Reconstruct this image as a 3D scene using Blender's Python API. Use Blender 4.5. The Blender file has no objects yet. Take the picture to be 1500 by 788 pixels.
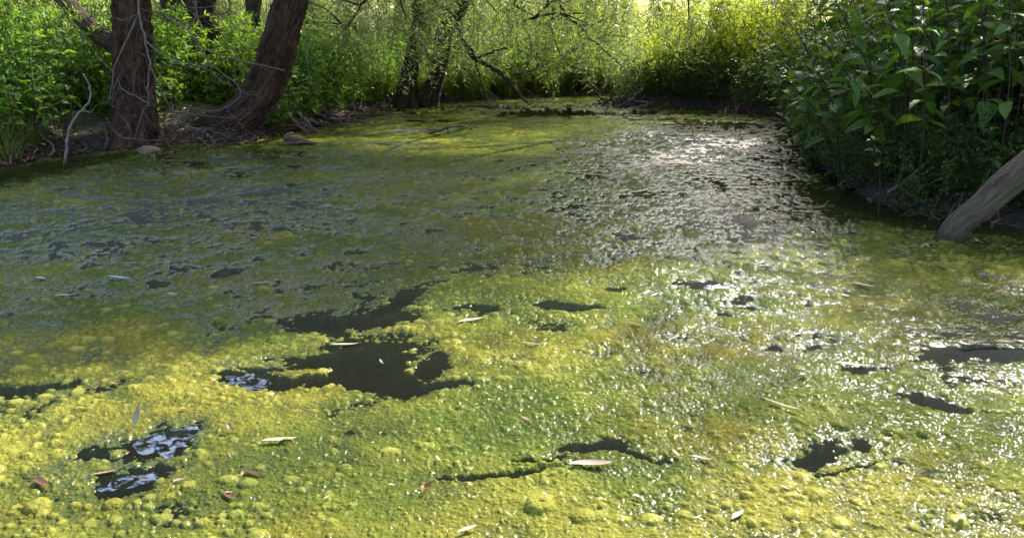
import bpy, math, random
import numpy as np
from mathutils import Vector, Matrix, Euler
R = math.radians
random.seed(7); rng = np.random.default_rng(7)
scene = bpy.context.scene
col = scene.collection

# ------------------------------------------------------------------ camera
H, PITCH, F = 1.1, R(16.7), 1112.0
cd = bpy.data.cameras.new('camera'); cam = bpy.data.objects.new('camera', cd); col.objects.link(cam)
cd.sensor_width = 36; cd.lens = 36 * F / 1500; cd.clip_start = 0.05; cd.clip_end = 2000
cam.location = (0, 0, H); cam.rotation_euler = (R(90) - PITCH, 0, 0)
scene.camera = cam
# ------------------------------------------------------------------ light
SUN_AZ, SUN_EL = R(38), R(40)
SD = Vector((math.sin(SUN_AZ) * math.cos(SUN_EL), math.cos(SUN_AZ) * math.cos(SUN_EL), math.sin(SUN_EL)))
w = bpy.data.worlds.new('World'); scene.world = w; w.use_nodes = True
wn = w.node_tree.nodes; wl = w.node_tree.links
bg = wn['Background']; sky = wn.new('ShaderNodeTexSky'); sky.sky_type = 'NISHITA'; sky.sun_disc = False
sky.sun_elevation = SUN_EL; sky.sun_rotation = SUN_AZ; sky.air_density = 1.0; sky.dust_density = 3.5; sky.ozone_density = 1.0
wl.new(sky.outputs[0], bg.inputs[0]); bg.inputs[1].default_value = 0.15
ld = bpy.data.lights.new('sun', 'SUN'); ld.energy = 4.2; ld.angle = R(0.53); ld.color = (1.0, 0.94, 0.84)
lo = bpy.data.objects.new('sun', ld); col.objects.link(lo); lo.location = (20, 24, 30)
lo.rotation_euler = SD.to_track_quat('Z', 'Y').to_euler()
scene.view_settings.view_transform = 'Standard'; scene.view_settings.look = 'None'
scene.view_settings.exposure = 1.6; scene.view_settings.gamma = 1.0
scene.render.engine = 'CYCLES'
cy = scene.cycles
cy.use_denoising = True; cy.max_bounces = 7; cy.diffuse_bounces = 3; cy.glossy_bounces = 3; cy.transmission_bounces = 4
cy.transparent_max_bounces = 8; cy.volume_bounces = 0; cy.caustics_reflective = False; cy.caustics_refractive = False
cy.use_adaptive_sampling = True; cy.adaptive_threshold = 0.015; cy.sample_clamp_indirect = 6

# ------------------------------------------------------------------ pixel <-> world
CP, SP = math.cos(PITCH), math.sin(PITCH)
def ray(px, py):
    a, b = (px - 750) / F, (394 - py) / F
    return np.array([a, CP + b * SP, -SP + b * CP])
def at(px, py, z=0.0):
    d = ray(px, py); t = (z - H) / d[2]; return np.array([d[0] * t, d[1] * t, z])
def at_y(px, py, Y):
    d = ray(px, py); t = Y / d[1]; return np.array([d[0] * t, Y, H + d[2] * t])
def pix(x, y, z=0.0):
    fw = np.maximum(y * CP - (z - H) * SP, 0.05); up = y * SP + (z - H) * CP
    return 750 + F * x / fw, 394 - F * up / fw

# ------------------------------------------------------------------ noise
def _h(ix, iy, seed):
    n = (ix.astype(np.int64) * 374761393 + iy.astype(np.int64) * 668265263 + seed * 1442695041) & 0xFFFFFFFF
    n = ((n ^ (n >> 13)) * 1274126177) & 0xFFFFFFFF
    n = ((n ^ (n >> 16)) * 2246822519) & 0xFFFFFFFF
    return ((n ^ (n >> 15)) & 0xFFFFFF) / float(0xFFFFFF)
def vn(x, y, seed=0):
    x = np.asarray(x, float); y = np.asarray(y, float)
    xi = np.floor(x); yi = np.floor(y); u = x - xi; v = y - yi
    u = u * u * u * (u * (u * 6 - 15) + 10); v = v * v * v * (v * (v * 6 - 15) + 10)
    a = _h(xi, yi, seed); b = _h(xi + 1, yi, seed); c = _h(xi, yi + 1, seed); d = _h(xi + 1, yi + 1, seed)
    return (a + (b - a) * u) * (1 - v) + (c + (d - c) * u) * v
def fbm(x, y, o=4, seed=0):
    s = 0; a = 0.5; t = 0
    for i in range(o):
        s = s + a * vn(x, y, seed + i * 17); t += a; a *= .5; x = x * 2.03 + 5.1; y = y * 2.03 + 1.7
    return s / t
def ss(t, a=0.0, b=1.0):
    t = np.clip((t - a) / (b - a), 0, 1); return t * t * (3 - 2 * t)

# ------------------------------------------------------------------ mesh building
def mesh_np(name, V, Fc, mats=(), smooth=True, attrs=None):
    V = np.asarray(V, np.float32); Fc = np.asarray(Fc, np.int32); k = Fc.shape[1]
    me = bpy.data.meshes.new(name)
    me.vertices.add(len(V)); me.vertices.foreach_set('co', V.ravel())
    me.loops.add(Fc.size); me.loops.foreach_set('vertex_index', Fc.ravel())
    me.polygons.add(len(Fc)); me.polygons.foreach_set('loop_start', np.arange(0, Fc.size, k, dtype=np.int32))
    try: me.polygons.foreach_set('loop_total', np.full(len(Fc), k, np.int32))
    except Exception: pass
    if smooth: me.polygons.foreach_set('use_smooth', np.ones(len(Fc), bool))
    for n, (ty, arr) in (attrs or {}).items():
        a = me.attributes.new(n, ty, 'POINT')
        a.data.foreach_set('vector' if ty == 'FLOAT_VECTOR' else 'value', np.asarray(arr, np.float32).ravel())
    me.update(calc_edges=True); me.validate()
    for m in mats: me.materials.append(m)
    return me
def link(name, me, parent=None, loc=None):
    o = bpy.data.objects.new(name, me); col.objects.link(o)
    if parent is not None: o.parent = parent
    if loc is not None: o.location = loc
    return o
def tag(o, label=None, cat=None, group=None, kind=None):
    if label: o['label'] = label
    if cat: o['category'] = cat
    if group: o['group'] = group
    if kind: o['kind'] = kind
    return o
def empty(name, loc=(0, 0, 0), rz=0.0):
    o = bpy.data.objects.new(name, None); col.objects.link(o); o.location = loc; o.rotation_euler = (0, 0, rz)
    o.empty_display_size = 0.1; return o

def spline(pts, n):
    pts = np.asarray(pts, float)
    if len(pts) < 3:
        t = np.linspace(0, 1, n)[:, None]; return pts[0] * (1 - t) + pts[-1] * t
    P = np.vstack([2 * pts[0] - pts[1], pts, 2 * pts[-1] - pts[-2]])
    out = []
    for s in np.linspace(0, len(pts) - 1, n):
        i = min(int(s), len(pts) - 2); t = s - i
        a, b, c, d = P[i], P[i + 1], P[i + 2], P[i + 3]
        out.append(.5 * ((2 * b) + (-a + c) * t + (2 * a - 5 * b + 4 * c - d) * t * t + (-a + 3 * b - 3 * c + d) * t ** 3))
    return np.array(out)
def tube_arr(path, rad, nseg=8, disp=None, closed_end=True):
    """swept tube -> verts, quads, tc; disp(ang, s, r) gives extra radius"""
    path = np.asarray(path, float); n = len(path); rad = np.broadcast_to(np.asarray(rad, float), (n,))
    T = np.gradient(path, axis=0); T /= np.linalg.norm(T, axis=1)[:, None] + 1e-9
    up = np.array([0.0, 1.0, 0.0]) if abs(T[0][1]) < .8 else np.array([1.0, 0, 0])
    N = []; a = up - T[0] * up.dot(T[0]); a /= np.linalg.norm(a)
    for i in range(n):
        a = a - T[i] * a.dot(T[i]); a /= np.linalg.norm(a) + 1e-9; N.append(a)
    N = np.array(N); B = np.cross(T, N)
    s = np.concatenate([[0], np.cumsum(np.linalg.norm(np.diff(path, axis=0), axis=1))])
    ang = np.linspace(0, 2 * np.pi, nseg, endpoint=False)
    A, S = np.meshgrid(ang, s); RR = np.repeat(rad[:, None], nseg, 1)
    r = RR + (disp(A, S, RR) if disp else 0)
    V = path[:, None, :] + r[..., None] * (np.cos(A)[..., None] * N[:, None, :] + np.sin(A)[..., None] * B[:, None, :])
    tc = np.stack([np.cos(A) * RR, np.sin(A) * RR, S], -1)
    V = V.reshape(-1, 3); tc = tc.reshape(-1, 3)
    i = np.arange(n - 1)[:, None] * nseg; j = np.arange(nseg)[None]; j2 = (j + 1) % nseg
    Q = np.stack([i + j, i + j2, i + nseg + j2, i + nseg + j], -1).reshape(-1, 4)
    if closed_end:
        k = len(V); V = np.vstack([V, path[-1] + T[-1] * rad[-1] * .5]); tc = np.vstack([tc, [0, 0, s[-1]]])
        e = (n - 1) * nseg + np.arange(nseg); Q = np.vstack([Q, np.stack([e, np.roll(e, -1), np.full(nseg, k), np.full(nseg, k)], -1)])
    return V, Q, tc
def join_arr(parts):
    Vs, Qs, Ts, o = [], [], [], 0
    for V, Q, t in parts:
        Vs.append(V); Qs.append(Q + o); Ts.append(t); o += len(V)
    return np.vstack(Vs), np.vstack(Qs), np.vstack(Ts)
def tubes_mesh(name, parts, mat):
    V, Q, t = join_arr(parts)
    # degenerate quads at caps become tris: split all
    tri = np.vstack([Q[:, [0, 1, 2]], Q[Q[:, 2] != Q[:, 3]][:, [0, 2, 3]]])
    return mesh_np(name, V, tri, [mat], True, {'tc': ('FLOAT_VECTOR', t)})
def twig(pts, r0, r1, n=12, seg=5, wob=0.0, seed=0):
    p = spline(pts, n)
    if wob:
        q = np.random.default_rng(seed).normal(0, wob, p.shape); q[0] = 0; p = p + q
    return tube_arr(p, np.linspace(r0, r1, n), seg)

# leaves as folded rhombi: base, left, tip, right (2 triangles)
def leaf_arr(P, D, N, L, W, rnd, fold=0.25):
    D = D / (np.linalg.norm(D, axis=1)[:, None] + 1e-9)
    X = np.cross(D, N); X /= np.linalg.norm(X, axis=1)[:, None] + 1e-9
    Nn = np.cross(X, D); L = L[:, None]; W = W[:, None]
    m = P + D * L * .42
    V = np.stack([P, m + X * W * .5 + Nn * W * fold, P + D * L - Nn * L * .12, m - X * W * .5 + Nn * W * fold], 1).reshape(-1, 3)
    n = len(P); b = np.arange(n)[:, None] * 4
    T = np.concatenate([b + [0, 1, 2], b + [0, 2, 3]], 0)
    return V, T, np.repeat(rnd, 4)

# ------------------------------------------------------------------ materials
def newmat(name):
    m = bpy.data.materials.new(name); m.use_nodes = True; nt = m.node_tree
    for n in list(nt.nodes): nt.nodes.remove(n)
    out = nt.nodes.new('ShaderNodeOutputMaterial')
    return m, nt, out
class NB:
    def __init__(s, nt): s.nt = nt
    def n(s, t, **k):
        d = s.nt.nodes.new(t)
        for a, b in k.items():
            if a.startswith('i_'):
                key = a[2:].replace('_', ' ')
                s.set(d.inputs[int(key)] if key.isdigit() else d.inputs[key], b)
            else: setattr(d, a, b)
        return d
    def set(s, sock, v):
        if isinstance(v, bpy.types.NodeSocket): s.nt.links.new(v, sock)
        else: sock.default_value = v
    def math(s, op, a, b=0.0, c=None, clamp=False):
        d = s.nt.nodes.new('ShaderNodeMath'); d.operation = op; d.use_clamp = clamp
        s.set(d.inputs[0], a); s.set(d.inputs[1], b)
        if c is not None: s.set(d.inputs[2], c)
        return d.outputs[0]
    def mix(s, f, a, b, mode='MIX'):
        d = s.nt.nodes.new('ShaderNodeMix'); d.data_type = 'RGBA'; d.blend_type = mode
        s.set(d.inputs[0], f); s.set(d.inputs[6], a); s.set(d.inputs[7], b); return d.outputs[2]
    def noise(s, vec, sc, det=4, rough=.55, dist=0):
        d = s.nt.nodes.new('ShaderNodeTexNoise'); s.set(d.inputs['Vector'], vec); d.inputs['Scale'].default_value = sc
        d.inputs['Detail'].default_value = det; d.inputs['Roughness'].default_value = rough; d.inputs['Distortion'].default_value = dist
        return d.outputs['Fac']
    def ramp(s, f, stops):
        d = s.nt.nodes.new('ShaderNodeValToRGB'); s.set(d.inputs[0], f); e = d.color_ramp.elements
        e[0].position, e[0].color = stops[0]; e[1].position, e[1].color = stops[-1]
        for p, c in stops[1:-1]: k = e.new(p); k.color = c
        return d.outputs[0]
    def mr(s, v, a, b, c=0., d_=1.):
        d = s.nt.nodes.new('ShaderNodeMapRange'); s.set(d.inputs[0], v)
        for i, x in enumerate((a, b, c, d_)): d.inputs[i + 1].default_value = x
        return d.outputs[0]
    def pos(s): return s.nt.nodes.new('ShaderNodeNewGeometry').outputs['Position']
    def attr(s, nm, vec=False):
        d = s.nt.nodes.new('ShaderNodeAttribute'); d.attribute_name = nm; return d.outputs['Vector' if vec else 'Fac']
    def bump(s, h, st, dist, normal=None):
        d = s.nt.nodes.new('ShaderNodeBump'); s.set(d.inputs['Height'], h); d.inputs['Strength'].default_value = st; d.inputs['Distance'].default_value = dist
        if normal is not None: s.set(d.inputs['Normal'], normal)
        return d.outputs[0]
def C(r, g, b): return (r, g, b, 1.0)

def leaf_mat(name, c1, c2, c3=None, trans=0.45, rough=0.4, per_object=False, veins=False, tint=(1.25, 1.3, 0.6), spec=0.4):
    m, nt, out = newmat(name); b = NB(nt)
    r = b.n('ShaderNodeObjectInfo').outputs['Random'] if per_object else b.attr('rnd')
    stops = [(0.0, C(*c1)), (1.0, C(*c2))] if c3 is None else [(0.0, C(*c1)), (0.85, C(*c2)), (1.0, C(*c3))]
    colr = b.ramp(r, stops)
    nm = None
    if veins:
        tc = b.n('ShaderNodeTexCoord').outputs['Object']; sx = b.n('ShaderNodeSeparateXYZ', i_0=tc)
        ax = b.math('ABSOLUTE', sx.outputs[0])
        mid = b.mr(ax, 0.0, 0.02, 1, 0)
        lat = b.math('SUBTRACT', sx.outputs[1], b.math('MULTIPLY', ax, 0.9))
        wv = b.math('PINGPONG', b.math('MULTIPLY', lat, 9.0), 0.5)
        side = b.mr(wv, 0.0, 0.10, 1, 0)
        v = b.math('MAXIMUM', mid, b.math('MULTIPLY', side, 0.5))
        colr = b.mix(b.math('MULTIPLY', v, 0.35), colr, C(c2[0] * 1.9, c2[1] * 1.6, c2[2] * 1.7))
        mot = b.noise(tc, 5, 3); colr = b.mix(b.mr(mot, .45, .75, 0, .35), colr, C(c1[0] * .8, c1[1] * .8, c1[2] * .7))
        nm = b.bump(v, 0.35, 0.01)
    p = b.n('ShaderNodeBsdfPrincipled', i_Base_Color=colr, i_Roughness=rough)
    p.inputs['Specular IOR Level'].default_value = spec
    if nm is not None: nt.links.new(nm, p.inputs['Normal'])
    tr = b.n('ShaderNodeBsdfTranslucent', i_Color=b.mix(1.0, colr, C(*tint), 'MULTIPLY'))
    mx = b.n('ShaderNodeMixShader', i_0=trans, i_1=p.outputs[0], i_2=tr.outputs[0])
    nt.links.new(mx.outputs[0], out.inputs[0]); return m

def bark_mat(name, dark, light, scale=1.0, bump=1.0, moss=None, rough=.85):
    m, nt, out = newmat(name); b = NB(nt)
    tc = b.attr('tc', True)
    mp = b.n('ShaderNodeMapping', i_0=tc); mp.inputs['Scale'].default_value = (1, 1, 0.30)
    f = b.noise(mp.outputs[0], 38 * scale, 5, .65, .6)
    g = b.noise(mp.outputs[0], 11 * scale, 4, .6, .4)
    fine = b.noise(tc, 180 * scale, 3)
    h = b.math('ADD', b.math('MULTIPLY', f, .7), b.math('MULTIPLY', g, .6))
    colr = b.ramp(b.math('ADD', b.math('MULTIPLY', h, .75), b.math('MULTIPLY', fine, .25)), [(0.46, C(*dark)), (0.53, C(*[q * .3 for q in light])), (0.74, C(*light))])
    if moss is not None:
        mm = b.noise(b.pos(), 2.2, 4); colr = b.mix(b.mr(mm, .52, .7, 0, .7), colr, C(*moss))
    hb = b.math('ADD', h, b.math('MULTIPLY', fine, .12))
    p = b.n('ShaderNodeBsdfPrincipled', i_Base_Color=colr, i_Roughness=rough, i_Normal=b.bump(hb, bump, 0.06 / scale))
    p.inputs['Specular IOR Level'].default_value = .25
    nt.links.new(p.outputs[0], out.inputs[0]); return m

M = {}
M['bark'] = bark_mat('willow_bark', (.004, .003, .0025), (.14, .082, .056), .8)
M['bark_dark'] = bark_mat('dark_bark', (.02, .015, .012), (.10, .072, .052))
M['bark_far'] = bark_mat('limb_bark', (.03, .024, .018), (.10, .08, .06), 1.5)
M['dead'] = bark_mat('dead_twig', (.11, .09, .075), (.28, .24, .21), 3, .3)
M['pale'] = bark_mat('bleached_wood', (.18, .155, .13), (.40, .36, .31), 3, .4)
M['brown_stick'] = bark_mat('brown_stick', (.06, .04, .03), (.22, .15, .11), 2, .6)
M['red_stick'] = bark_mat('reddish_wood', (.10, .055, .04), (.33, .2, .14), 2, .8)
M['stem'] = bark_mat('green_stem', (.05, .06, .02), (.12, .12, .05), 4, .2)
M['stem_dark'] = bark_mat('dark_stem', (.03, .025, .015), (.08, .06, .04), 4, .2)

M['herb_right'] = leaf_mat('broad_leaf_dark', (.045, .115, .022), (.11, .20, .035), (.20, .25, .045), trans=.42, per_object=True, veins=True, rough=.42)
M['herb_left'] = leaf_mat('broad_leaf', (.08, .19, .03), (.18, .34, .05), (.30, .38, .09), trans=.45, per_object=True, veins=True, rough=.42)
M['yellow_leaf'] = leaf_mat('yellowing_leaf', (.25, .25, .03), (.32, .28, .04), trans=.4, per_object=True, veins=True)
M['mass'] = leaf_mat('herb_foliage', (.06, .15, .025), (.18, .31, .045), (.34, .38, .08), trans=.5)
M['mass_fresh'] = leaf_mat('fresh_foliage', (.11, .21, .03), (.27, .39, .06), (.42, .42, .10), trans=.5)
M['golden'] = leaf_mat('goldenrod_foliage', (.16, .25, .022), (.38, .42, .04), (.50, .45, .05), trans=.55)
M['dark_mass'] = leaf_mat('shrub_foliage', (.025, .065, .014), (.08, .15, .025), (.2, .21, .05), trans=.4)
M['willow'] = leaf_mat('willow_foliage', (.13, .18, .075), (.28, .33, .15), (.50, .50, .33), trans=.45, tint=(1.2, 1.25, .7), rough=.38)
M['grass'] = leaf_mat('grass_blade', (.06, .11, .02), (.18, .22, .05), (.38, .30, .13), trans=.4)
M['backtree'] = leaf_mat('far_foliage', (.07, .12, .035), (.17, .22, .06), (.34, .33, .12), trans=.45)

# ------------------------------------------------------------------ pond outline
shore_px = [(-0, 243), (55, 232), (100, 226), (150, 219), (215, 216), (290, 208), (345, 212), (400, 196), (455, 188),
            (500, 172), (545, 158), (600, 153), (680, 149), (760, 144), (830, 140.5), (880, 139)]
right_px = [(1500, 335), (1410, 325), (1335, 312), (1275, 293), (1240, 272), (1205, 240), (1188, 205), (1165, 180),
            (1140, 168), (1080, 162), (1000, 158), (940, 155), (890, 152)]
L = [at(*p)[:2] for p in shore_px]; Rr = [at(*p)[:2] for p in right_px]
far = L[-1]; rfar = Rr[-1]
poly = np.array([(-9, .2), (-9.5, 3.0), (-7.8, 5.2)] + L + [far + (1.8, .8), far + (4.0, .6), far + (4.2, -0.6), far + (2.2, -1.0)] + [rfar + (.1, .4)] + Rr[::-1] + [(4.2, 4.0), (6.2, 3.2), (8.5, 2.6), (9, .2)], float)
def sdist(x, y):
    """signed distance to the shoreline: positive on land"""
    x = np.asarray(x, float).ravel(); y = np.asarray(y, float).ravel()
    d = np.full(x.shape, 1e9); ins = np.zeros(x.shape, bool); n = len(poly)
    for i in range(n):
        ax, ay = poly[i]; bx, by = poly[(i + 1) % n]
        ex, ey = bx - ax, by - ay
        t = np.clip(((x - ax) * ex + (y - ay) * ey) / (ex * ex + ey * ey), 0, 1)
        d = np.minimum(d, (x - ax - t * ex) ** 2 + (y - ay - t * ey) ** 2)
        if ey != 0:
            c = ((ay > y) != (by > y)) & (x < ex * (y - ay) / ey + ax); ins ^= c
    d = np.sqrt(d); return np.where(ins, -d, d)
def terrain_z(x, y):
    x = np.asarray(x, float); y = np.asarray(y, float); sh = x.shape
    d = sdist(x, y).reshape(sh)
    d = d + (fbm(x * 2.2, y * 2.2, 3, 5) - .5) * .22 * ss(np.abs(d) * 2 + .3)
    r = np.hypot(x, y)
    z = .10 * ss(d / .18) + .22 * ss((d - .05) / .9) + .25 * ss((d - 1) / 4) + .5 * ss((d - 3) / 10)
    z = z + (ss((r - 20) / 40) * 3.2 + ss((r - 60) / 200) * 14) * ss(d)
    z = z + (fbm(x * 3, y * 3, 4, 9) - .5) * .10 * ss(d / .5) + (fbm(x * .3, y * .3, 3, 11) - .5) * .5 * ss((d - 1) / 5)
    zin = -.40 * ss(-d / .8) - .02
    return np.where(d > 0, z, zin)

# ------------------------------------------------------------------ terrain
t = np.linspace(-1, 1, 300); gx = 9 * t + 290 * t ** 5; gy = 8 + 10 * t + 300 * t ** 5
GX, GY = np.meshgrid(gx, gy); GZ = terrain_z(GX, GY)
nx = len(t); i = np.arange(nx - 1)[:, None] * nx; j = np.arange(nx - 1)[None]
Q = np.stack([i + j, i + j + 1, i + nx + j + 1, i + nx + j], -1).reshape(-1, 4)
m, nt, out = newmat('bank_soil'); b = NB(nt); P = b.pos()
n1 = b.noise(P, 1.2, 5); n2 = b.noise(P, 14, 5, .65); n3 = b.noise(P, .12, 3)
soil = b.ramp(n2, [(.3, C(.012, .009, .006)), (.55, C(.035, .023, .015)), (.75, C(.085, .055, .034))])
turf = b.ramp(n2, [(.3, C(.05, .08, .018)), (.7, C(.17, .20, .045))])
zz = b.n('ShaderNodeSeparateXYZ', i_0=P)
dist = b.n('ShaderNodeVectorMath', operation='LENGTH', i_0=P).outputs['Value']
meadow = b.ramp(n3, [(.3, C(.26, .28, .06)), (.7, C(.40, .36, .12))])
c1 = b.mix(b.mr(b.math('ADD', zz.outputs[2], b.math('MULTIPLY', n1, .25)), .28, .6), soil, turf)
c1 = b.mix(b.mr(dist, 19, 30), c1, meadow)
p = b.n('ShaderNodeBsdfPrincipled', i_Base_Color=c1, i_Roughness=.9, i_Normal=b.bump(n2, .8, .05))
nt.links.new(p.outputs[0], out.inputs[0])
ter = link('terrain', mesh_np('terrain', np.stack([GX, GY, GZ], -1).reshape(-1, 3), Q, [m])); tag(ter, kind='structure')

# ------------------------------------------------------------------ water: a real body with murky absorption
m, nt, out = newmat('pond_water'); b = NB(nt); P = b.pos()
rip = b.math('ADD', b.noise(P, 5, 3), b.math('MULTIPLY', b.noise(P, 26, 3), .25))
nb = b.bump(rip, .06, .04)
fr = b.n('ShaderNodeFresnel', i_IOR=1.333, i_Normal=nb)
gl = b.n('ShaderNodeBsdfGlossy', distribution='BECKMANN', i_Roughness=.03, i_Normal=nb)
df = b.n('ShaderNodeBsdfDiffuse', i_Color=C(.088, .084, .026)); tr = b.n('ShaderNodeBsdfTransparent')
body = b.n('ShaderNodeMixShader', i_0=.22, i_1=tr.outputs[0], i_2=df.outputs[0])
mx = b.n('ShaderNodeMixShader', i_0=fr.outputs[0], i_1=body.outputs[0], i_2=gl.outputs[0])
nt.links.new(mx.outputs[0], out.inputs['Surface'])
va = b.n('ShaderNodeVolumeAbsorption', i_Color=C(.45, .48, .15), i_Density=13.0); nt.links.new(va.outputs[0], out.inputs['Volume'])
x0, x1, y0, y1, zb = -10.5, 10.5, -0.6, 24.0, -.9
V = [(x0, y0, 0), (x1, y0, 0), (x1, y1, 0), (x0, y1, 0), (x0, y0, zb), (x1, y0, zb), (x1, y1, zb), (x0, y1, zb)]
Q = [(0, 1, 2, 3), (7, 6, 5, 4), (0, 4, 5, 1), (1, 5, 6, 2), (2, 6, 7, 3), (3, 7, 4, 0)]
wa = link('water', mesh_np('water', V, Q, [m], False)); tag(wa, kind='structure')

# ------------------------------------------------------------------ algae mat
def ell(px, py, cx, cy, rx, ry, rot=0.0, soft=.35):
    c, s = math.cos(R(rot)), math.sin(R(rot)); dx, dy = px - cx, py - cy
    u = (dx * c + dy * s) / rx; v = (-dx * s + dy * c) / ry
    return ss(1 - np.sqrt(u * u + v * v), -soft, soft)
HOLES = [  # open water between the mats, in photograph pixels: cx, cy, rx, ry, rot
    (525, 470, 72, 12, -4), (500, 470, 45, 10, 5), (585, 440, 40, 8, -24), (452, 482, 22, 4, -8),
    (540, 540, 62, 40, 0), (500, 527, 65, 13, -6), (590, 565, 50, 18, 10), (640, 566, 46, 7, -4), (475, 560, 40, 7, -10), (630, 540, 20, 20, 30),
    (392, 562, 46, 10, 4), (350, 560, 28, 9, 10), (440, 560, 40, 4, -8), (385, 545, 38, 3, -4),
    (245, 645, 42, 17, -14), (265, 660, 16, 9, 10), (200, 655, 34, 5, -10), (150, 672, 30, 6, 0), (205, 703, 52, 8, -15), (190, 712, 34, 4, -5), (240, 690, 22, 5, -25),
    (228, 418, 24, 5, 0), (328, 400, 20, 4, -10), (18, 572, 36, 9, -5), (60, 565, 30, 4, 0), (700, 453, 30, 4, 0), (838, 450, 40, 5, 2), (898, 425, 20, 3, 0),
    (1030, 417, 38, 4, 3), (1015, 414, 30, 3, 0), (1440, 518, 85, 9, 0), (1390, 523, 60, 4, -3), (1375, 590, 32, 8, 12), (1330, 580, 26, 7, 14), (1395, 598, 36, 4, 10),
    (865, 662, 48, 7, -4), (920, 664, 40, 4, 6), (905, 655, 20, 8, 0), (800, 673, 60, 3, 2), (745, 690, 70, 3.5, -4),
    (1225, 690, 60, 3, -6), (1195, 660, 34, 12, -20), (1265, 655, 10, 14, 30), (1250, 538, 26, 3.5, 3), 
    (640, 178, 60, 1.8, 0), (820, 166, 70, 3.2, 0), (700, 156, 60, 1.6, 0), (560, 162, 50, 1.5, 0), (1010, 182, 60, 1.2, 0), (930, 166, 40, 1.5, 0), (1060, 180, 45, 1.6, 2), (1175, 216, 40, 1.8, 2), (1160, 200, 30, 1.5, 0),
    (80, 243, 75, 8, -8), (10, 254, 60, 9, -6), (150, 232, 40, 4, -8), (300, 294, 34, 2.5, 0), (210, 256, 34, 1.8, 0), (270, 238, 40, 1.5, 0), (250, 254, 30, 1.6, 0), (390, 284, 60, 1.6, -3),
    (1280, 300, 80, 13, 12), (1400, 328, 120, 11, 3), (1235, 250, 30, 18, 30), (1300, 320, 60, 6, 8), (1060, 150, 30, 1, 0), (590, 212, 60, 1.5, 0), (620, 192, 60, 2.2, 0)]
WET = [(230, 310, 330, 105, 0, .6, .78), (90, 430, 200, 60, 0, .6, .38), (330, 440, 200, 55, 0, .5, .45), (1120, 265, 180, 95, 0, .45, 1.2), (930, 270, 150, 120, 0, .7, .85), (1050, 195, 240, 26, 0, .5, .9),
       (1090, 430, 120, 42, 0, .5, .75), (1130, 490, 80, 36, 0, .5, .5), (640, 154, 200, 6, 0, .4, .9), (860, 146, 120, 5, 0, .4, 1.0), (640, 300, 260, 80, 0, .6, .35),
       (1400, 520, 160, 60, 0, .6, .4), (1210, 665, 90, 40, 0, .5, .6), (200, 670, 130, 45, -14, .5, .55), (380, 535, 70, 16, 0, .5, .5), (1000, 500, 120, 90, 0, .6, .35), (1350, 350, 160, 16, 0, .5, .5)]
LIT = [  # where sun reaches the surface
    (800, 215, 60, 9, 0), (640, 172, 230, 22, 0), (900, 168, 230, 20, 0), (560, 205, 200, 7, 0), (850, 200, 130, 6, 0), (800, 256, 80, 7, 0), (480, 331, 62, 8, 0), (330, 246, 70, 6, 0), (400, 206, 90, 8, 0), (230, 262, 60, 5, 0), (540, 218, 70, 6, 0), (630, 200, 50, 5, 0),
    (770, 378, 80, 12, 0), (920, 392, 90, 18, 0), (820, 345, 60, 6, 0), (1000, 292, 60, 7, 0), (640, 365, 40, 6, 0), (700, 410, 60, 10, 0), (1100, 290, 26, 5, 0), (60, 385, 60, 12, 0), (1080, 215, 60, 6, 0)]
def lit_map(px, py):
    bx = [-600, 0, 120, 220, 330, 460, 540, 600, 650, 720, 800, 880, 960, 1060, 1200, 1300, 1380, 1500, 1900]
    by = [600, 540, 525, 505, 486, 470, 452, 420, 400, 396, 400, 392, 366, 352, 345, 342, 350, 372, 420]
    e = np.interp(px, bx, by); l = ss((py - e) / 22, -.6, .6)
    for q in LIT: l = np.maximum(l, ell(px, py, *q))
    for q in [(1400, 400, 150, 28, 8, .7), (1440, 450, 120, 30, 0, .6), (1250, 470, 110, 20, 10, .4), (1040, 500, 110, 50, 30, .4), (700, 655, 110, 20, 25, .35), (1330, 560, 110, 24, 8, .35), (60, 600, 60, 14, 0, .25), (1120, 600, 60, 40, 60, .25)]:
        l = l * (1 - q[5] * ell(px, py, *q[:5]))
    l = np.maximum(l, ss(150 - py, -4, 6))
    return l
def domes(x, y, cell, seed, prob, r0, r1, asp):
    X = x / cell; Y = y / cell; xi = np.floor(X); yi = np.floor(Y); best = np.zeros(x.shape)
    for di in (-1, 0, 1):
        for dj in (-1, 0, 1):
            a = xi + di; c = yi + dj
            k = _h(a, c, seed); cx = a + .15 + .7 * _h(a, c, seed + 1); cyy = c + .15 + .7 * _h(a, c, seed + 2)
            rr = (r0 + (r1 - r0) * _h(a, c, seed + 3) ** 1.8)
            st = 1 + .35 * (_h(a, c, seed + 4) - .5)
            q = ((X - cx) * cell * st / rr) ** 2 + ((Y - cyy) * cell / st / rr) ** 2
            h = np.sqrt(np.maximum(1 - q, 0)) * rr * asp * (k < prob)
            best = np.maximum(best, h)
    return best
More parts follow.
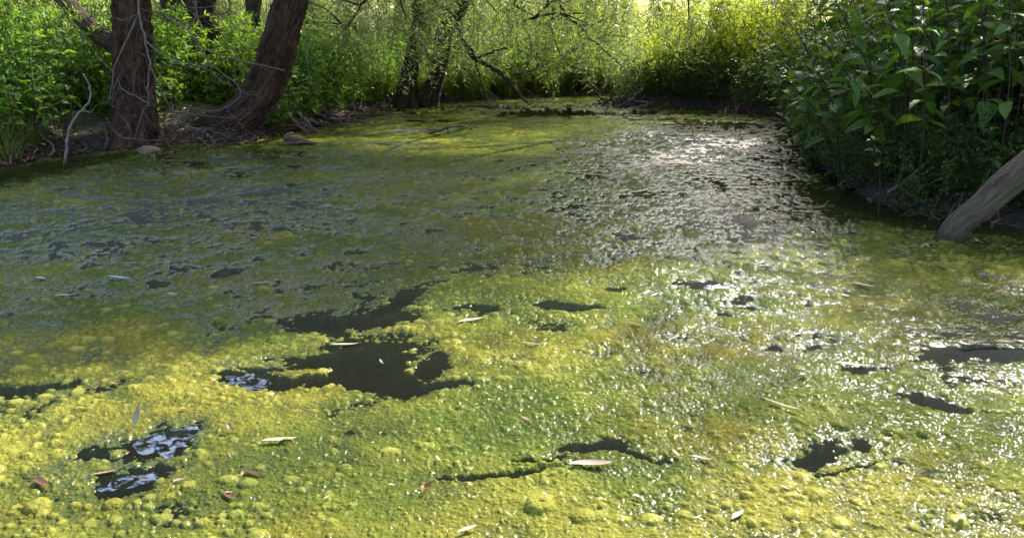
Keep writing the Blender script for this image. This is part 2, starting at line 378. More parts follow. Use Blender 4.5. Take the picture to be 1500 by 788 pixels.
def algae(x, y):
    x = np.asarray(x, float); y = np.asarray(y, float)
    wx = x + (fbm(x * 5, y * 5, 3, 21) - .5) * .10; wy = y + (fbm(x * 5, y * 5, 3, 22) - .5) * .12
    wx2 = wx + (fbm(x * 28, y * 28, 3, 23) - .5) * .035; wy2 = wy + (fbm(x * 28, y * 28, 3, 24) - .5) * .035
    px, py = pix(wx2, wy2)
    hole = np.zeros(x.shape)
    for q in HOLES: hole = np.maximum(hole, ell(px, py, q[0], q[1], q[2] * .74, q[3] * .74, q[4], soft=.30))
    hm = np.zeros(x.shape)
    for q in HOLES:
        if q[3] > 3: hm = np.maximum(hm, ell(px, py, *q, soft=.95))
    px1, py1 = pix(wx, wy); wet = np.zeros(x.shape)
    for q in WET: wet = np.maximum(wet, ell(px1, py1, *q[:5], soft=q[5]) * q[6])
    big = fbm(x * 1.3, y * 2.2, 4, 31); mid = fbm(x * 6, y * 7, 4, 32); fine = fbm(x * 34, y * 34, 3, 33)
    dist = np.hypot(x, y)
    f2 = fbm(x * 17, y * 17, 3, 34)
    base = .0050 + (big - .5) * .010 + (mid - .5) * .014 + (f2 - .5) * .008 + (fine - .5) * .0045
    base = base - wet * .0044 + np.clip(wet, 0, 1) * ((vn(x * 26 + 3, y * 17, 36) - .5) * .009 + (vn(x * 60, y * 38, 38) - .5) * .011)
    cl = fbm(x * 2.5, y * 2.5, 3, 40)
    dA = domes(x, y, .080, 50, .55, .012, .028, .56) * ss(cl, .36, .48)
    dB = domes(x, y, .034, 60, .72, .006, .015, .74) * ss(fbm(x * 4, y * 4, 2, 41), .30, .45)
    dC = domes(x, y, .017, 70, .65, .0035, .008, .8)
    dD = np.where(dist < 3.6, domes(x, y, .0100, 80, .75, .002, .0048, .7), 0)
    dC = dC * (1 - .8 * ss(np.maximum(dA, dB), .002, .007)); dm = .85 * np.maximum(dA, dB) + .8 * dC
    tuft = domes(x, y, .13, 90, .75, .035, .075, .20) * ss(wet, .1, .6) * (fine * .8 + .5)
    dm = dm * (1 - .55 * ss(dist, 7.5, 11)); z = base + dm * (1 - .25 * wet) + dD * (.9 - .6 * ss(np.maximum(dA, dB), .002, .007)) + tuft * .45
    z = z - ss(dist, 9, 13) * .004
    z = z - hole * .055 - hm * .015
    # the large green bubbles one can pick out
    for (cx, cyy, r, hh) in [(790, 745, .040, .020), (855, 762, .034, .015), (1205, 598, .034, .012), (1232, 626, .028, .011), (1095, 748 - 18, .020, .012), (1195, 728, .030, .014), (1355, 640, .028, .014), (1310, 637, .032, .013), (505, 690, .022, .012), (420, 650, .020, .011), (402, 500, .030, .014),
                         (55, 745, .032, .013), (470, 500, .03, .012), (325, 475, .035, .014), (165, 742, .025, .012), (620, 657, .022, .011), (665, 610, .022, .010)]:
        g = at(cx, cyy); q = ((x - g[0]) / r) ** 2 + ((y - g[1]) / r) ** 2
        z = np.maximum(z, np.where(q < 1, .004 + np.sqrt(np.maximum(1 - q, 0)) * hh * 1.25, -1))
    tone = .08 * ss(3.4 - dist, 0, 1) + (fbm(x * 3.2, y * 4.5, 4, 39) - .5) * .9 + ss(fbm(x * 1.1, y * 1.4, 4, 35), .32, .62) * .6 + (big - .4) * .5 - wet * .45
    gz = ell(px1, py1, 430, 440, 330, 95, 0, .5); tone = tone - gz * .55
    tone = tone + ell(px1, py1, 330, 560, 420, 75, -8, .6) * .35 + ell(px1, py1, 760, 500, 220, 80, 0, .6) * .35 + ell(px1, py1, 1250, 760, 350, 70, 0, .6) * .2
    brown = ss(fbm(x * 2, y * 2.6, 4, 37), .46, .70) * .8 + ell(px1, py1, 1250, 690, 300, 110, 0, .7) * .35 + ell(px1, py1, 800, 385, 190, 36, 0, .7) * .55 + ell(px1, py1, 740, 330, 200, 30, 0, .7) * .3 + ell(px1, py1, 380, 205, 120, 6) * .3
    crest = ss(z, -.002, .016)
    return z, np.clip(tone, 0, 1), np.clip(brown, 0, 1), np.clip(dm / .012, 0, 1), hole, wet, crest
rows = np.concatenate([np.linspace(139, 250, 112), np.linspace(250, 810, 450)[1:], np.linspace(810, 1150, 30)[1:]])
rows = rows[::-1]
GYr = np.array([at(750, r)[1] for r in rows])
ou = .86 + 1.75 * np.linspace(0, 1, 190) ** 1.5
us = np.concatenate([-ou[::-1][:-1], np.linspace(-.86, .86, 980), ou[1:]])
YY, UU = np.meshgrid(GYr, us, indexing='ij'); XX = YY * UU
XX = XX + (vn(UU * 900, YY * 300, 3) - .5) * .0008 * YY
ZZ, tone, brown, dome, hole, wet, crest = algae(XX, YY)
sd = sdist(XX, YY).reshape(XX.shape)
ZZ = np.minimum(ZZ, .004 + .02 * ss(-sd, .0, .10)) - ss(sd, -.12, .02) * .05
nr, ncn = XX.shape
keep = (sd < .05) & (ZZ > -.06)
kq = keep[:-1, :-1] | keep[1:, :-1] | keep[:-1, 1:] | keep[1:, 1:]
i = np.arange(nr - 1)[:, None] * ncn; j = np.arange(ncn - 1)[None]
Q = np.stack([i + j, i + j + 1, i + ncn + j + 1, i + ncn + j], -1)[kq]
used, inv = np.unique(Q, return_inverse=True); Q = inv.reshape(-1, 4)
fl = lambda a: a.ravel()[used]
V = np.stack([fl(XX), fl(YY), fl(ZZ)], -1)
m, nt, out = newmat('algae'); b = NB(nt); P = b.pos()
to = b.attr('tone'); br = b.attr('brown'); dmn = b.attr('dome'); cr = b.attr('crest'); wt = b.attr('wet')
nA = b.noise(P, 9, 5, .65); nB = b.noise(P, 70, 4, .6); nC = b.noise(P, 320, 2, .6)
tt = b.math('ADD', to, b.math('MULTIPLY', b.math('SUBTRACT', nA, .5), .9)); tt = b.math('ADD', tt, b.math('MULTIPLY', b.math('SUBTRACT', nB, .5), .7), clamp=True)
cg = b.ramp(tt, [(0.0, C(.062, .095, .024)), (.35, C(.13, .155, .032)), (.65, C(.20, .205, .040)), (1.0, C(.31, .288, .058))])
cg = b.mix(b.math('MULTIPLY', br, b.mr(nB, .3, .7, .2, .8)), cg, C(.19, .13, .02))
cg = b.mix(b.mr(nC, .3, .7, .0, .5), cg, C(.055, .075, .008))
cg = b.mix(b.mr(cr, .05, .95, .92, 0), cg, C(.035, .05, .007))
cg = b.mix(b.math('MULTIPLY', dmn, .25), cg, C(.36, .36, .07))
v1 = b.n('ShaderNodeTexVoronoi', i_Vector=P, i_Scale=150.0, feature='SMOOTH_F1', i_Smoothness=.3)
v2 = b.n('ShaderNodeTexVoronoi', i_Vector=P, i_Scale=72.0, feature='SMOOTH_F1', i_Smoothness=.25)
inv = lambda v: b.math('SUBTRACT', 1.0, v.outputs['Distance'])
bd = b.math('ADD', b.math('MULTIPLY', inv(v1), .0026), b.math('MULTIPLY', inv(v2), .0050))
bd = b.math('ADD', bd, b.math('MULTIPLY', nC, .0012))
nm = b.bump(b.math('MULTIPLY', bd, b.mr(dmn, 0, 1, 1, .45)), .75, 1.0)
# the wet skin keeps the coarser relief only
wv = b.math('ADD', b.math('MULTIPLY', b.noise(P, 55, 3, .6), .0035), b.math('MULTIPLY', b.noise(P, 17, 3, .6), .008))
nmc = b.bump(b.math('ADD', wv, b.math('MULTIPLY', inv(v2), .0036)), .95, 1.0)
p = b.n('ShaderNodeBsdfPrincipled', i_Base_Color=cg, i_Roughness=.45, i_Normal=nm)
film = b.math('MULTIPLY', b.mr(wt, 0, .6, .45, 1.0), b.mr(cr, .15, .60, 1.0, .12)); cw = b.math('ADD', film, b.math('MULTIPLY', dmn, .30), clamp=True)
nt.links.new(cw, p.inputs['Coat Weight']); p.inputs['Coat Roughness'].default_value = .08; p.inputs['Coat IOR'].default_value = 1.5; nt.links.new(nmc, p.inputs['Coat Normal'])
p.inputs['Specular IOR Level'].default_value = .0
tl = b.n('ShaderNodeBsdfTranslucent', i_Color=b.mix(1.0, cg, C(1.1, 1.15, .7), 'MULTIPLY'), i_Normal=nm)
mx = b.n('ShaderNodeMixShader', i_0=.12, i_1=p.outputs[0], i_2=tl.outputs[0])
nt.links.new(mx.outputs[0], out.inputs[0])
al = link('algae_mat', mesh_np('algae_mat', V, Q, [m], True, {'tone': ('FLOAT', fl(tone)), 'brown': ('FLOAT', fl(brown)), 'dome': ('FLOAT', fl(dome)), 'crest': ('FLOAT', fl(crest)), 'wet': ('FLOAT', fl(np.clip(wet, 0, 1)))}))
tag(al, 'yellow-green bubbly mat of floating algae covering the pond', 'algae', kind='stuff')
def surf(x, y): return max(float(algae(np.array([x]), np.array([y]))[0][0]), 0.0)

# ------------------------------------------------------------------ willow trees
def bark_disp(seed, amp=.10, flare=None):
    def f(A, S, RR):
        c, s = np.cos(A), np.sin(A)
        w = vn(c * 3 + 7, S * 3 + s * 3, seed) * 1.6
        rid = np.abs(fbm(c * 6 + 11 + w, S * 3.2 + s * 6, 3, seed + 1) - .5) * 2
        rid2 = np.abs(fbm(c * 15 + 3 + w, S * 6 + s * 15, 3, seed + 2) - .5) * 2
        low = fbm(c * 1.3 + 5, S * 1.1 + s * 1.3, 3, seed + 3) - .5
        out = RR * 2.0 * (amp * 1.5 * (np.sqrt(rid) - .5) + amp * 1.1 * (np.sqrt(rid2) - .5) + low * .20)
        if flare:
            lob = .5 + .5 * np.cos(A * 5 + seed + S * 2) + .4 * np.cos(A * 3 + 2 * seed)
            out = out + RR * flare * np.exp(-S / .16) * (.4 + lob)
        return out
    return f
def sprays(pos, n_leaf, length, L, W, seed, spread=.16, droop=1.0):
    """hanging willow sprays: twig lines with narrow leaves; returns leaf arrays and twig tube arrays"""
    g = np.random.default_rng(seed); N = len(pos)
    az = g.uniform(0, 2 * np.pi, N); ln = length * g.uniform(.6, 1.35, N)
    out = g.uniform(.15, .6, N)
    tt = np.tile(np.linspace(.05, 1, n_leaf), (N, 1)) + g.uniform(-.02, .02, (N, n_leaf))
    hx = (np.cos(az) * out * ln)[:, None] * np.sqrt(np.clip(tt, 0, 2)); hy = (np.sin(az) * out * ln)[:, None] * np.sqrt(np.clip(tt, 0, 2))
    hz = -droop * ln[:, None] * (tt ** 1.3) + .15 * ln[:, None]
    P = pos[:, None, :] + np.stack([hx, hy, hz], -1)
    a2 = g.uniform(0, 2 * np.pi, (N, n_leaf)); dn = g.uniform(-.9, .1, (N, n_leaf))
    D = np.stack([np.cos(a2), np.sin(a2), dn], -1)
    P = P.reshape(-1, 3); D = D.reshape(-1, 3); k = len(P)
    NN = g.normal(0, .5, (k, 3)) + [0, 0, 1]
    return leaf_arr(P, D, NN, L * g.uniform(.6, 1.2, k), W * g.uniform(.7, 1.2, k), g.random(k) * .82 + .18 * (g.random(k) > .82)), (az, ln, out)
def willow(name, label, trunks, sp, seed, bark='bark', extra=(), leaf=(.115, .022), nl=22, slen=.75, group=None):
    """trunks: list of (path, radii, nseg, nring); sp: (N,3) spray anchor points"""
    root = empty(name, trunks[0][0][0]); tag(root, label, 'tree', group); o0 = np.array(trunks[0][0][0])
    tops = []
    for k, (path, rad, ns, nrg, fl_) in enumerate(trunks):
        pth = spline(np.array(path, float) - o0, nrg); rd = np.interp(np.linspace(0, 1, nrg), np.linspace(0, 1, len(rad)), rad)
        me = tubes_mesh('trunk', [tube_arr(pth, rd, ns, bark_disp(seed + k * 7, .10, fl_))], M[bark]); link('trunk', me, root)
        tops.append((pth, rd))
    if len(sp):
        sp = sp - o0
        parts = []; nodes = [pt for pth, _ in tops for pt in pth[int(len(pth) * .55):]]; nodes = np.array(nodes)
        g = np.random.default_rng(seed)
        kk = min(70, max(6, len(sp) // 14)); cen = sp[g.choice(len(sp), kk, replace=False)]
        order = np.argsort(np.linalg.norm(cen - nodes.mean(0), axis=1))
        for c in cen[order]:
            d = np.linalg.norm(nodes - c, axis=1) + 1.2 * np.maximum(nodes[:, 2] - c[2], 0); q = nodes[np.argmin(d)]
            mid = (q + c) / 2 + [0, 0, .12 * np.linalg.norm(c - q)] + g.normal(0, .06, 3) * np.linalg.norm(c - q)
            pth = spline([q, mid, c + [0, 0, .05]], 10); r0 = .012 + .013 * np.linalg.norm(c - q)
            parts.append(tube_arr(pth, np.linspace(min(r0, .07), .008, 10), 6)); nodes = np.vstack([nodes, pth[2:]])
        (Vv, T, rn), (az, ln, ou) = sprays(sp, nl, slen, leaf[0], leaf[1], seed)
        link('limbs', tubes_mesh('limbs', parts + list(extra), M['bark_far']), root)['kind'] = 'stuff'
        # fine twigs that carry the sprays
        tw = []
        for q in range(0, len(sp)):
            t4 = np.array([0, .3, .65, 1.0]); a, l_, u = az[q], ln[q], ou[q]
            tw.append(np.stack([np.cos(a) * u * l_ * np.sqrt(t4), np.sin(a) * u * l_ * np.sqrt(t4), -l_ * t4 ** 1.3 + .15 * l_], -1) + sp[q])
        tw = np.array(tw); wv = np.array([.003, .0025, .002, .001])[None, :, None]
        n = len(tw); off = np.array([[1, 0, 0], [-.5, .87, 0], [-.5, -.87, 0]])
        VV = (tw[:, :, None, :] + wv[..., None] * off[None, None]).reshape(-1, 3)
        bq = (np.arange(n) * 12)[:, None, None, None] + (np.arange(3) * 3)[None, :, None, None]
        jj = np.arange(3)[None, None, :, None]; j2 = (jj + 1) % 3
        Qt = np.concatenate([bq + jj, bq + j2, bq + 3 + j2, bq + 3 + jj], -1).reshape(-1, 4)
        link('twigs', mesh_np('twigs', VV, Qt, [M['bark_far']], True, {'tc': ('FLOAT_VECTOR', VV)}), root)['kind'] = 'stuff'
        link('crown', mesh_np('crown', Vv, T, [M['willow']], False, {'rnd': ('FLOAT', rn)}), root)['kind'] = 'stuff'
    return root

# sprays overhead stand where their shade falls on the shaded parts of the pond
g = np.random.default_rng(3)
NS = 60000
sx = g.uniform(-7, 6.5, NS); sy = g.uniform(1.4, 17, NS)
ppx, ppy = pix(sx, sy)
S = 1 - lit_map(ppx, ppy)
S = np.where(ppy > 640, 0, S); S = np.where((sdist(sx, sy) > .2) & (sx < 1.2), S * .30, S); S = S * ss(sx, -8.0, -3.5)          # the far left stays open to the sky
cl = fbm(sx * 1.1, sy * 1.1, 3, 77); S = S ** 1.6 * (.45 + .55 * ss(cl, .30, .5))
acc = g.random(NS) < S * .75
sx, sy = sx[acc], sy[acc]; ct = 1 / math.tan(SUN_EL); ov = []
for tr_ in range(5):                                    # heights are drawn again until the spray leaves the sky lanes open
    hh = g.uniform(3.3 + tr_ * .8, 7.0 + tr_ * 1.5, len(sx))
    q = np.stack([sx + hh * ct * math.sin(SUN_AZ), sy + hh * ct * math.cos(SUN_AZ), hh + .35], -1)
    az = np.degrees(np.arctan2(q[:, 0], q[:, 1])); el = np.degrees(np.arctan2(q[:, 2] - 1.0, np.hypot(q[:, 0], q[:, 1])))
    bad = ((az > 11) & (az < 25) & (el < 28)) | ((az < -9) & (el < 24))
    ov.append(q[~bad]); sx, sy = sx[bad], sy[bad]
ov = np.vstack(ov); azv = np.degrees(np.arctan2(ov[:, 0], ov[:, 1]))
print('overhead sprays', len(ov))
def T(px, py, Y): return at_y(px, py, Y)
def base(px, py, dz=-.12): p = at(px, py); p[2] = dz; return p
groups_ = {'a': ov[azv < 0], 'b': ov[(azv >= 0) & (azv < 9)], 'c': ov[(azv >= 9) & (azv < 20)], 'd': ov[azv >= 20]}

def box_sprays(n, x0, x1, y0, y1, Y0, Y1, seed):
    g = np.random.default_rng(seed); return np.array([at_y(g.uniform(x0, x1), g.uniform(y0, y1), g.uniform(Y0, Y1)) for _ in range(n)])

b1 = base(195, 213)
willow('willow_tree', 'upright willow trunk with a rough brown base nearest the pond edge', [
    ([b1, T(197, 150, b1[1] + .02), T(195, 80, b1[1] + .05), T(192, 0, b1[1] + .05), T(180, -120, b1[1] + .1), T(210, -330, b1[1]), T(260, -560, b1[1] - .2)], [.255, .21, .185, .18, .17, .15, .09, .03], 110, 300, .5),
    ([T(200, 80, b1[1] + .15), T(150, 55, b1[1] + .4), T(105, 12, b1[1] + .7), T(40, -60, b1[1] + 1.1), T(-60, -200, b1[1] + 1.4)], [.10, .09, .085, .07, .04], 40, 90, None)],
    groups_['a'], 11, 'bark')
b2 = base(268, 150, 0)
willow('willow_tree', 'thick double willow trunk standing behind the leaning one', [
    ([np.array([b2[0], 10.6, .0]), T(262, 90, 10.6), T(262, 0, 10.5), T(240, -200, 10.4), T(220, -450, 10)], [.26, .21, .19, .17, .1], 80, 160, .5),
    ([np.array([b2[0] + .28, 10.9, .0]), T(294, 90, 10.9), T(297, 0, 10.9), T(320, -200, 10.9), T(330, -450, 11)], [.2, .17, .16, .13, .06], 60, 140, .5)],
    np.zeros((0, 3)), 23, 'bark_dark')
Y3 = 9.1
willow('willow_tree', 'dark willow trunk that bends up from the bank and leans over the water', [
    ([T(262, 205, Y3 + .2) + [0, 0, -.05], T(305, 190, Y3), T(350, 172, Y3 - .1), T(380, 140, Y3 - .1), T(397, 100, Y3 - .1), T(408, 60, Y3 - .15), T(426, 0, Y3 - .2), T(455, -110, Y3 - .3), T(480, -260, Y3 - .4), T(520, -480, Y3 - .6)],
     [.10, .155, .195, .215, .195, .185, .175, .165, .12, .05], 120, 300, .15),
    ([T(425, 0, Y3 - .2), T(415, -60, Y3), T(380, -160, Y3 + .1), T(330, -320, Y3 + .2)], [.1, .1, .08, .04], 30, 60, None)],
    groups_['b'], 31, 'bark')
b5 = base(600, 152, 0)
willow('willow_tree', 'shadowed willow trunk behind hanging leaves at the bend', [
    ([np.array([b5[0], 13.6, 0.0]), T(600, 110, 13.6), T(612, 50, 13.6), T(612, 0, 13.6), T(590, -150, 13.6), T(600, -380, 13)], [.17, .14, .13, .125, .10, .05], 48, 90, .4)],
    box_sprays(300, 420, 640, -70, 80, 11.2, 14.0, 5), 41, 'bark_dark', leaf=(.12, .016), nl=30, slen=.62)
willow('willow_tree', 'willow with a curtain of grey-green leaves leaning over the far water', [
    ([np.array([b5[0] + .35, 13.9, 0.0]), T(640, 110, 13.9), T(650, 60, 13.8), T(664, 25, 13.7), T(686, -10, 13.6), T(730, -120, 13.3), T(800, -300, 12.8)], [.17, .14, .13, .125, .12, .09, .04], 40, 100, .4)],
    np.vstack([box_sprays(520, 600, 930, -75, 62, 11.6, 14.8, 6), box_sprays(60, 620, 860, 20, 92, 12.6, 15, 61), groups_['c'][:500]]), 53, 'bark_dark', leaf=(.12, .016), nl=28, slen=.60)
willow('willow_tree', 'far willow whose loose sprays hang beside the yellow thicket', [
    ([np.array([9.5, 15.0, .3]), np.array([9.2, 14.5, 2.0]), np.array([8.3, 13.6, 4.2]), np.array([7.2, 12.5, 6.0])], [.25, .2, .14, .05], 36, 80, .4)],
    np.vstack([box_sprays(26, 940, 1065, -60, 45, 9.5, 11.0, 7), box_sprays(10, 1130, 1180, -60, 20, 9.5, 11.0, 71), groups_['c'][500:]]), 67, 'bark_dark', leaf=(.12, .018), nl=26, slen=.5)
willow('willow_tree', 'willow standing behind the broad-leaved thicket on the right bank', [
    ([np.array([9.6, 10.0, .2]), np.array([9.5, 10.2, 2.0]), np.array([9.3, 10.6, 4.0]), np.array([9.0, 11.2, 6.5])], [.28, .23, .18, .06], 36, 80, .4)],
    groups_['d'], 71, 'bark_dark')
willow('willow_tree', 'slim dark trunk in the greenery behind the leaning willow', [
    ([T(368, 150, 13.5), T(369, 75, 13.4), T(371, 0, 13.4), T(365, -200, 13.4), T(350, -400, 13)], [.15, .13, .12, .1, .04], 30, 70, .3)], np.zeros((0, 3)), 83, 'bark_dark')
willow('willow_tree', 'thin dark trunk beside the slim one behind the leaning willow', [
    ([T(452, 150, 14.5), T(450, 75, 14.4), T(455, 0, 14.4), T(470, -200, 14.4), T(480, -400, 14)], [.14, .12, .11, .1, .04], 30, 70, .3)],
    box_sprays(50, 440, 530, -60, 60, 13.0, 15, 9), 89, 'bark_dark', leaf=(.12, .016), nl=26, slen=.6)

# ------------------------------------------------------------------ plant masses (one thing each: stems + foliage)
def bush_data(name, seed, nst, h, spread, nl, L, W, mat, smat, lean=.35, up=.15, side=.16, r0=.0035):
    g = np.random.default_rng(seed); Ps, Ds, Ls = [], [], []; tubes = []
    for s in range(nst):
        a = g.uniform(0, 2 * np.pi); rb = spread * .45 * math.sqrt(g.random()); hs = h * g.uniform(.6, 1.05)
        b0 = np.array([math.cos(a) * rb, math.sin(a) * rb, -.08]); a2 = a + g.normal(0, .7); ln = lean * hs * g.uniform(.3, 1.2)
        pts = [b0, b0 + [math.cos(a2) * ln * .3, math.sin(a2) * ln * .3, hs * .55], b0 + [math.cos(a2) * ln, math.sin(a2) * ln, hs]]
        pth = spline(pts, 8); tubes.append(tube_arr(pth, np.linspace(r0, r0 * .35, 8), 4))
        nsh = max(3, nl // 6); ts = np.sort(g.uniform(.08, 1.0, nsh)) ** .9; per = 7
        aa = np.arange(nsh) * 2.4 + g.uniform(0, 6); sl = side * g.uniform(.5, 1.3, nsh) * (1.15 - .7 * ts)
        bp_ = spline(pts, 40)[(ts * 39).astype(int)]; sd_ = np.stack([np.cos(aa), np.sin(aa), g.uniform(-.1, .7, nsh)], -1)
        u = np.tile(np.linspace(.15, 1, per), (nsh, 1))[..., None]
        pp = bp_[:, None, :] + sd_[:, None, :] * u * sl[:, None, None] - np.array([0, 0, .35]) * (u ** 2) * sl[:, None, None]
        ld_ = sd_[:, None, :] * .6 + g.normal(0, .55, (nsh, per, 3)) + np.array([0, 0, up - .15])
        Ps.append(pp.reshape(-1, 3)); Ds.append(ld_.reshape(-1, 3)); Ls.append(L * g.uniform(.6, 1.2, nsh * per) * np.repeat(1.15 - .4 * ts, per))
    P, D, Lr = np.vstack(Ps), np.vstack(Ds), np.concatenate(Ls); k = len(P)
    V, T_, rn = leaf_arr(P, D, g.normal(0, .35, (k, 3)) + [0, 0, 1], Lr, Lr * W / L, g.random(k))
    return (mesh_np(name + '_foliage', V, T_, [M[mat]], False, {'rnd': ('FLOAT', rn)}), tubes_mesh(name + '_stems', tubes, M[smat]))
def grass_data(name, seed, n, h, spread, mat='grass'):
    g = np.random.default_rng(seed); a = g.uniform(0, 2 * np.pi, n); rb = spread * np.sqrt(g.random(n)) * .5
    b0 = np.stack([np.cos(a) * rb, np.sin(a) * rb, np.full(n, -.05)], -1); a2 = a + g.normal(0, .8, n); hs = h * g.uniform(.45, 1.1, n)
    ln = hs * g.uniform(.1, .9, n); K = 5; t = np.linspace(0, 1, K)[None, :, None]
    dirh = np.stack([np.cos(a2), np.sin(a2), 0 * a2], -1)[:, None, :]
    z = hs[:, None, None] * (t * 1.15 - .45 * t ** 3 * (ln / hs)[:, None, None] * 1.6)
    c = b0[:, None, :] + dirh * ln[:, None, None] * t ** 2 + np.array([0, 0, 1.0]) * z
    wd = np.array([1, 1, .8, .5, .05])[None, :, None] * (.004 + .005 * g.random(n))[:, None, None]
    sd_ = np.stack([-np.sin(a2 + .5), np.cos(a2 + .5), 0 * a2], -1)[:, None, :]
    V = np.stack([c - sd_ * wd, c + sd_ * wd], 2).reshape(-1, 3)
    bi = (np.arange(n) * K * 2)[:, None] + (np.arange(K - 1) * 2)[None]
    Q = np.stack([bi, bi + 1, bi + 3, bi + 2], -1).reshape(-1, 4)
    return mesh_np(name, V, Q, [M[mat]], False, {'rnd': ('FLOAT', np.repeat(g.random(n), K * 2))})
SPEC = {
    'herb':   [bush_data('herb', 100 + s, 15, 1.15, .7, 40, .14, .065, 'mass', 'stem') for s in range(4)],
    'nettle': [bush_data('nettle', 110 + s, 22, 1.3, .8, 54, .10, .036, 'mass', 'stem') for s in range(3)],
    'fresh':  [bush_data('fresh', 120 + s, 20, 1.35, .9, 54, .11, .040, 'mass_fresh', 'stem') for s in range(3)],
    'golden': [bush_data('golden', 130 + s, 30, 2.0, 1.1, 96, .085, .026, 'golden', 'stem', .3, .2) for s in range(3)],
    'dark':   [bush_data('dark', 140 + s, 28, 1.4, 1.2, 72, .07, .036, 'dark_mass', 'stem_dark', .6) for s in range(3)],
    'wshrub': [bush_data('wshrub', 150 + s, 22, 2.6, 1.6, 130, .11, .022, 'willow', 'stem_dark', .5, .0, .3, .009) for s in range(3)],
}
GR = [grass_data('grass_blades', 160 + s, 150, .62, .35) for s in range(3)] + [grass_data('grass_blades', 170 + s, 170, 1.15, .5) for s in range(3)]
def plant(kind, x, y, sc, name, label, group, seed):
    g = random.Random(seed); fm, sm = SPEC[kind][g.randrange(len(SPEC[kind]))]
    z = float(terrain_z(np.array([x]), np.array([y]))[0])
    r = empty(name, (x, y, max(z, 0) - .02), g.uniform(0, 6.28)); r.scale = (sc, sc, sc * g.uniform(.85, 1.15)); tag(r, label, 'plant', group)
    link('foliage', fm, r)['kind'] = 'stuff'; link('stems', sm, r)['kind'] = 'stuff'; return r
def tuft(x, y, sc, label, group, seed, tall=False):
    g = random.Random(seed); me = GR[g.randrange(3) + (3 if tall else 0)]
    z = float(terrain_z(np.array([x]), np.array([y]))[0])
    o = link('grass_tuft', me, None, (x, y, max(z, -.02) - .02)); o.rotation_euler = (0, 0, g.uniform(0, 6.28)); o.scale = (sc, sc, sc)
    tag(o, label, 'grass', group); return o
def shore_walk(pts, step, seed):
    """points along a polyline of world positions with its outward (landward) normal"""
    g = random.Random(seed); out = []; pts = [np.array(p, float) for p in pts]
    for a, c in zip(pts[:-1], pts[1:]):
        d = c - a; ln = np.linalg.norm(d); n = max(1, int(round(ln / step)))
        for k in range(n):
            q = a + d * ((k + g.random()) / n); nn = np.array([-d[1], d[0]]) / ln
            if sdist(q[:1] + nn[:1] * .4, q[1:2] + nn[1:2] * .4)[0] < 0: nn = -nn
            out.append((q, nn))
    return out
def along(pts, step, seed, rows_, kind, name, label, group, sc=(.8, 1.1), avoid=()):
    g = random.Random(seed)
    lab0 = label
    for ri, off in enumerate(rows_):
        if len(rows_) > 1: label = ['front-row ', 'second-row ', 'third-row ', 'back-row '][ri] + lab0
        for q, nn in shore_walk(pts, step, seed + int(off * 10)):
            o = q + nn * (off + g.uniform(-.2, .25) * max(step, .4))
            if sdist([o[0]], [o[1]])[0] < .03: continue
            if any(math.hypot(o[0] - a[0], o[1] - a[1]) < a[2] for a in avoid): g.random(); continue
            s = g.uniform(*sc)
            if kind == 'tuft': tuft(o[0], o[1], s, label, group, g.random())
            elif kind == 'reed': tuft(o[0], o[1], s, label, group, g.random(), True)
            else: plant(kind, o[0], o[1], s, name, label, group, g.random())
trunks_xy = [(b1[0], b1[1], .55), (T(330, 185, Y3)[0], Y3, .75), (b2[0], 10.6, .7), (b5[0], 13.6, .5)]
LW = [np.array(p) for p in L]
far_end = far + (3.8, .6)
along(LW[0:6], .6, 1, [1.3, 1.9, 2.6, 3.4], 'nettle', 'leafy_plant', 'green plant in the dense growth behind the left bank herbs', 'dense herbs behind the left bank', (.8, 1.15), trunks_xy)
along(LW[5:11], .5, 2, [.8, 1.4, 2.1, 3.0], 'fresh', 'leafy_plant', 'sunlit green plant in the growth behind the leaning willow', 'sunlit herbs behind the leaning willow', (.6, 1.0), trunks_xy)
along(LW[8:12], .45, 3, [.35, .8, 1.3], 'nettle', 'leafy_plant', 'green plant crowding the bank behind the brush pile', 'herbs behind the brush pile', (.6, .95), trunks_xy)
along(LW[11:16], .5, 4, [.3, .8, 1.4, 2.2], 'herb', 'leafy_plant', 'green plant lining the far bank under the willow curtain', 'herbs along the far bank', (.55, .95), trunks_xy)
along(LW[13:16] + [far_end], .6, 5, [.5, 1.3], 'fresh', 'leafy_plant', 'bright plant at the very end of the pond', 'plants at the end of the pond', (.7, 1.1))
along(LW[10:16] + [far_end], .42, 6, [.12, .45], 'reed', 'grass_tuft', 'grass clump at the water line of the far bank', 'grass clumps on the far water line', (.5, .85), trunks_xy)
along(LW[0:4], .34, 7, [.06, .30], 'tuft', 'grass_tuft', 'arching grass clump hanging over the left water edge', 'grass clumps on the left water edge', (.55, .95), [(b1[0], b1[1], .7)])
along(LW[7:10], .5, 8, [.25], 'tuft', 'grass_tuft', 'grass clump between the sticks of the brush pile', 'grass clumps by the brush pile', (.4, .7))
RW = [np.array(p) for p in Rr][::-1]       # far -> near
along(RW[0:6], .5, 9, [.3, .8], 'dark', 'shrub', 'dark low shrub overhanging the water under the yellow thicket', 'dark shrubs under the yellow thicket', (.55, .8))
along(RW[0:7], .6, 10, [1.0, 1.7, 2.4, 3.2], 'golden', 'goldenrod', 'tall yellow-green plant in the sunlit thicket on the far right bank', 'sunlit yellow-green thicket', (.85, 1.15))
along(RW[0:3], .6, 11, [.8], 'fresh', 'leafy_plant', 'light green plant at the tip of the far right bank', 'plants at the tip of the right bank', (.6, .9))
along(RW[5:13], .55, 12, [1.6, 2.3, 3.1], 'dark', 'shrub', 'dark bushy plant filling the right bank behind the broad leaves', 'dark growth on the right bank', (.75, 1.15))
along(RW[6:13], .30, 15, [.10, .38], 'dark', 'low_shrub', 'low tangled growth in the dark hollow under the broad leaves', 'tangled growth in the right hollow', (.32, .45))
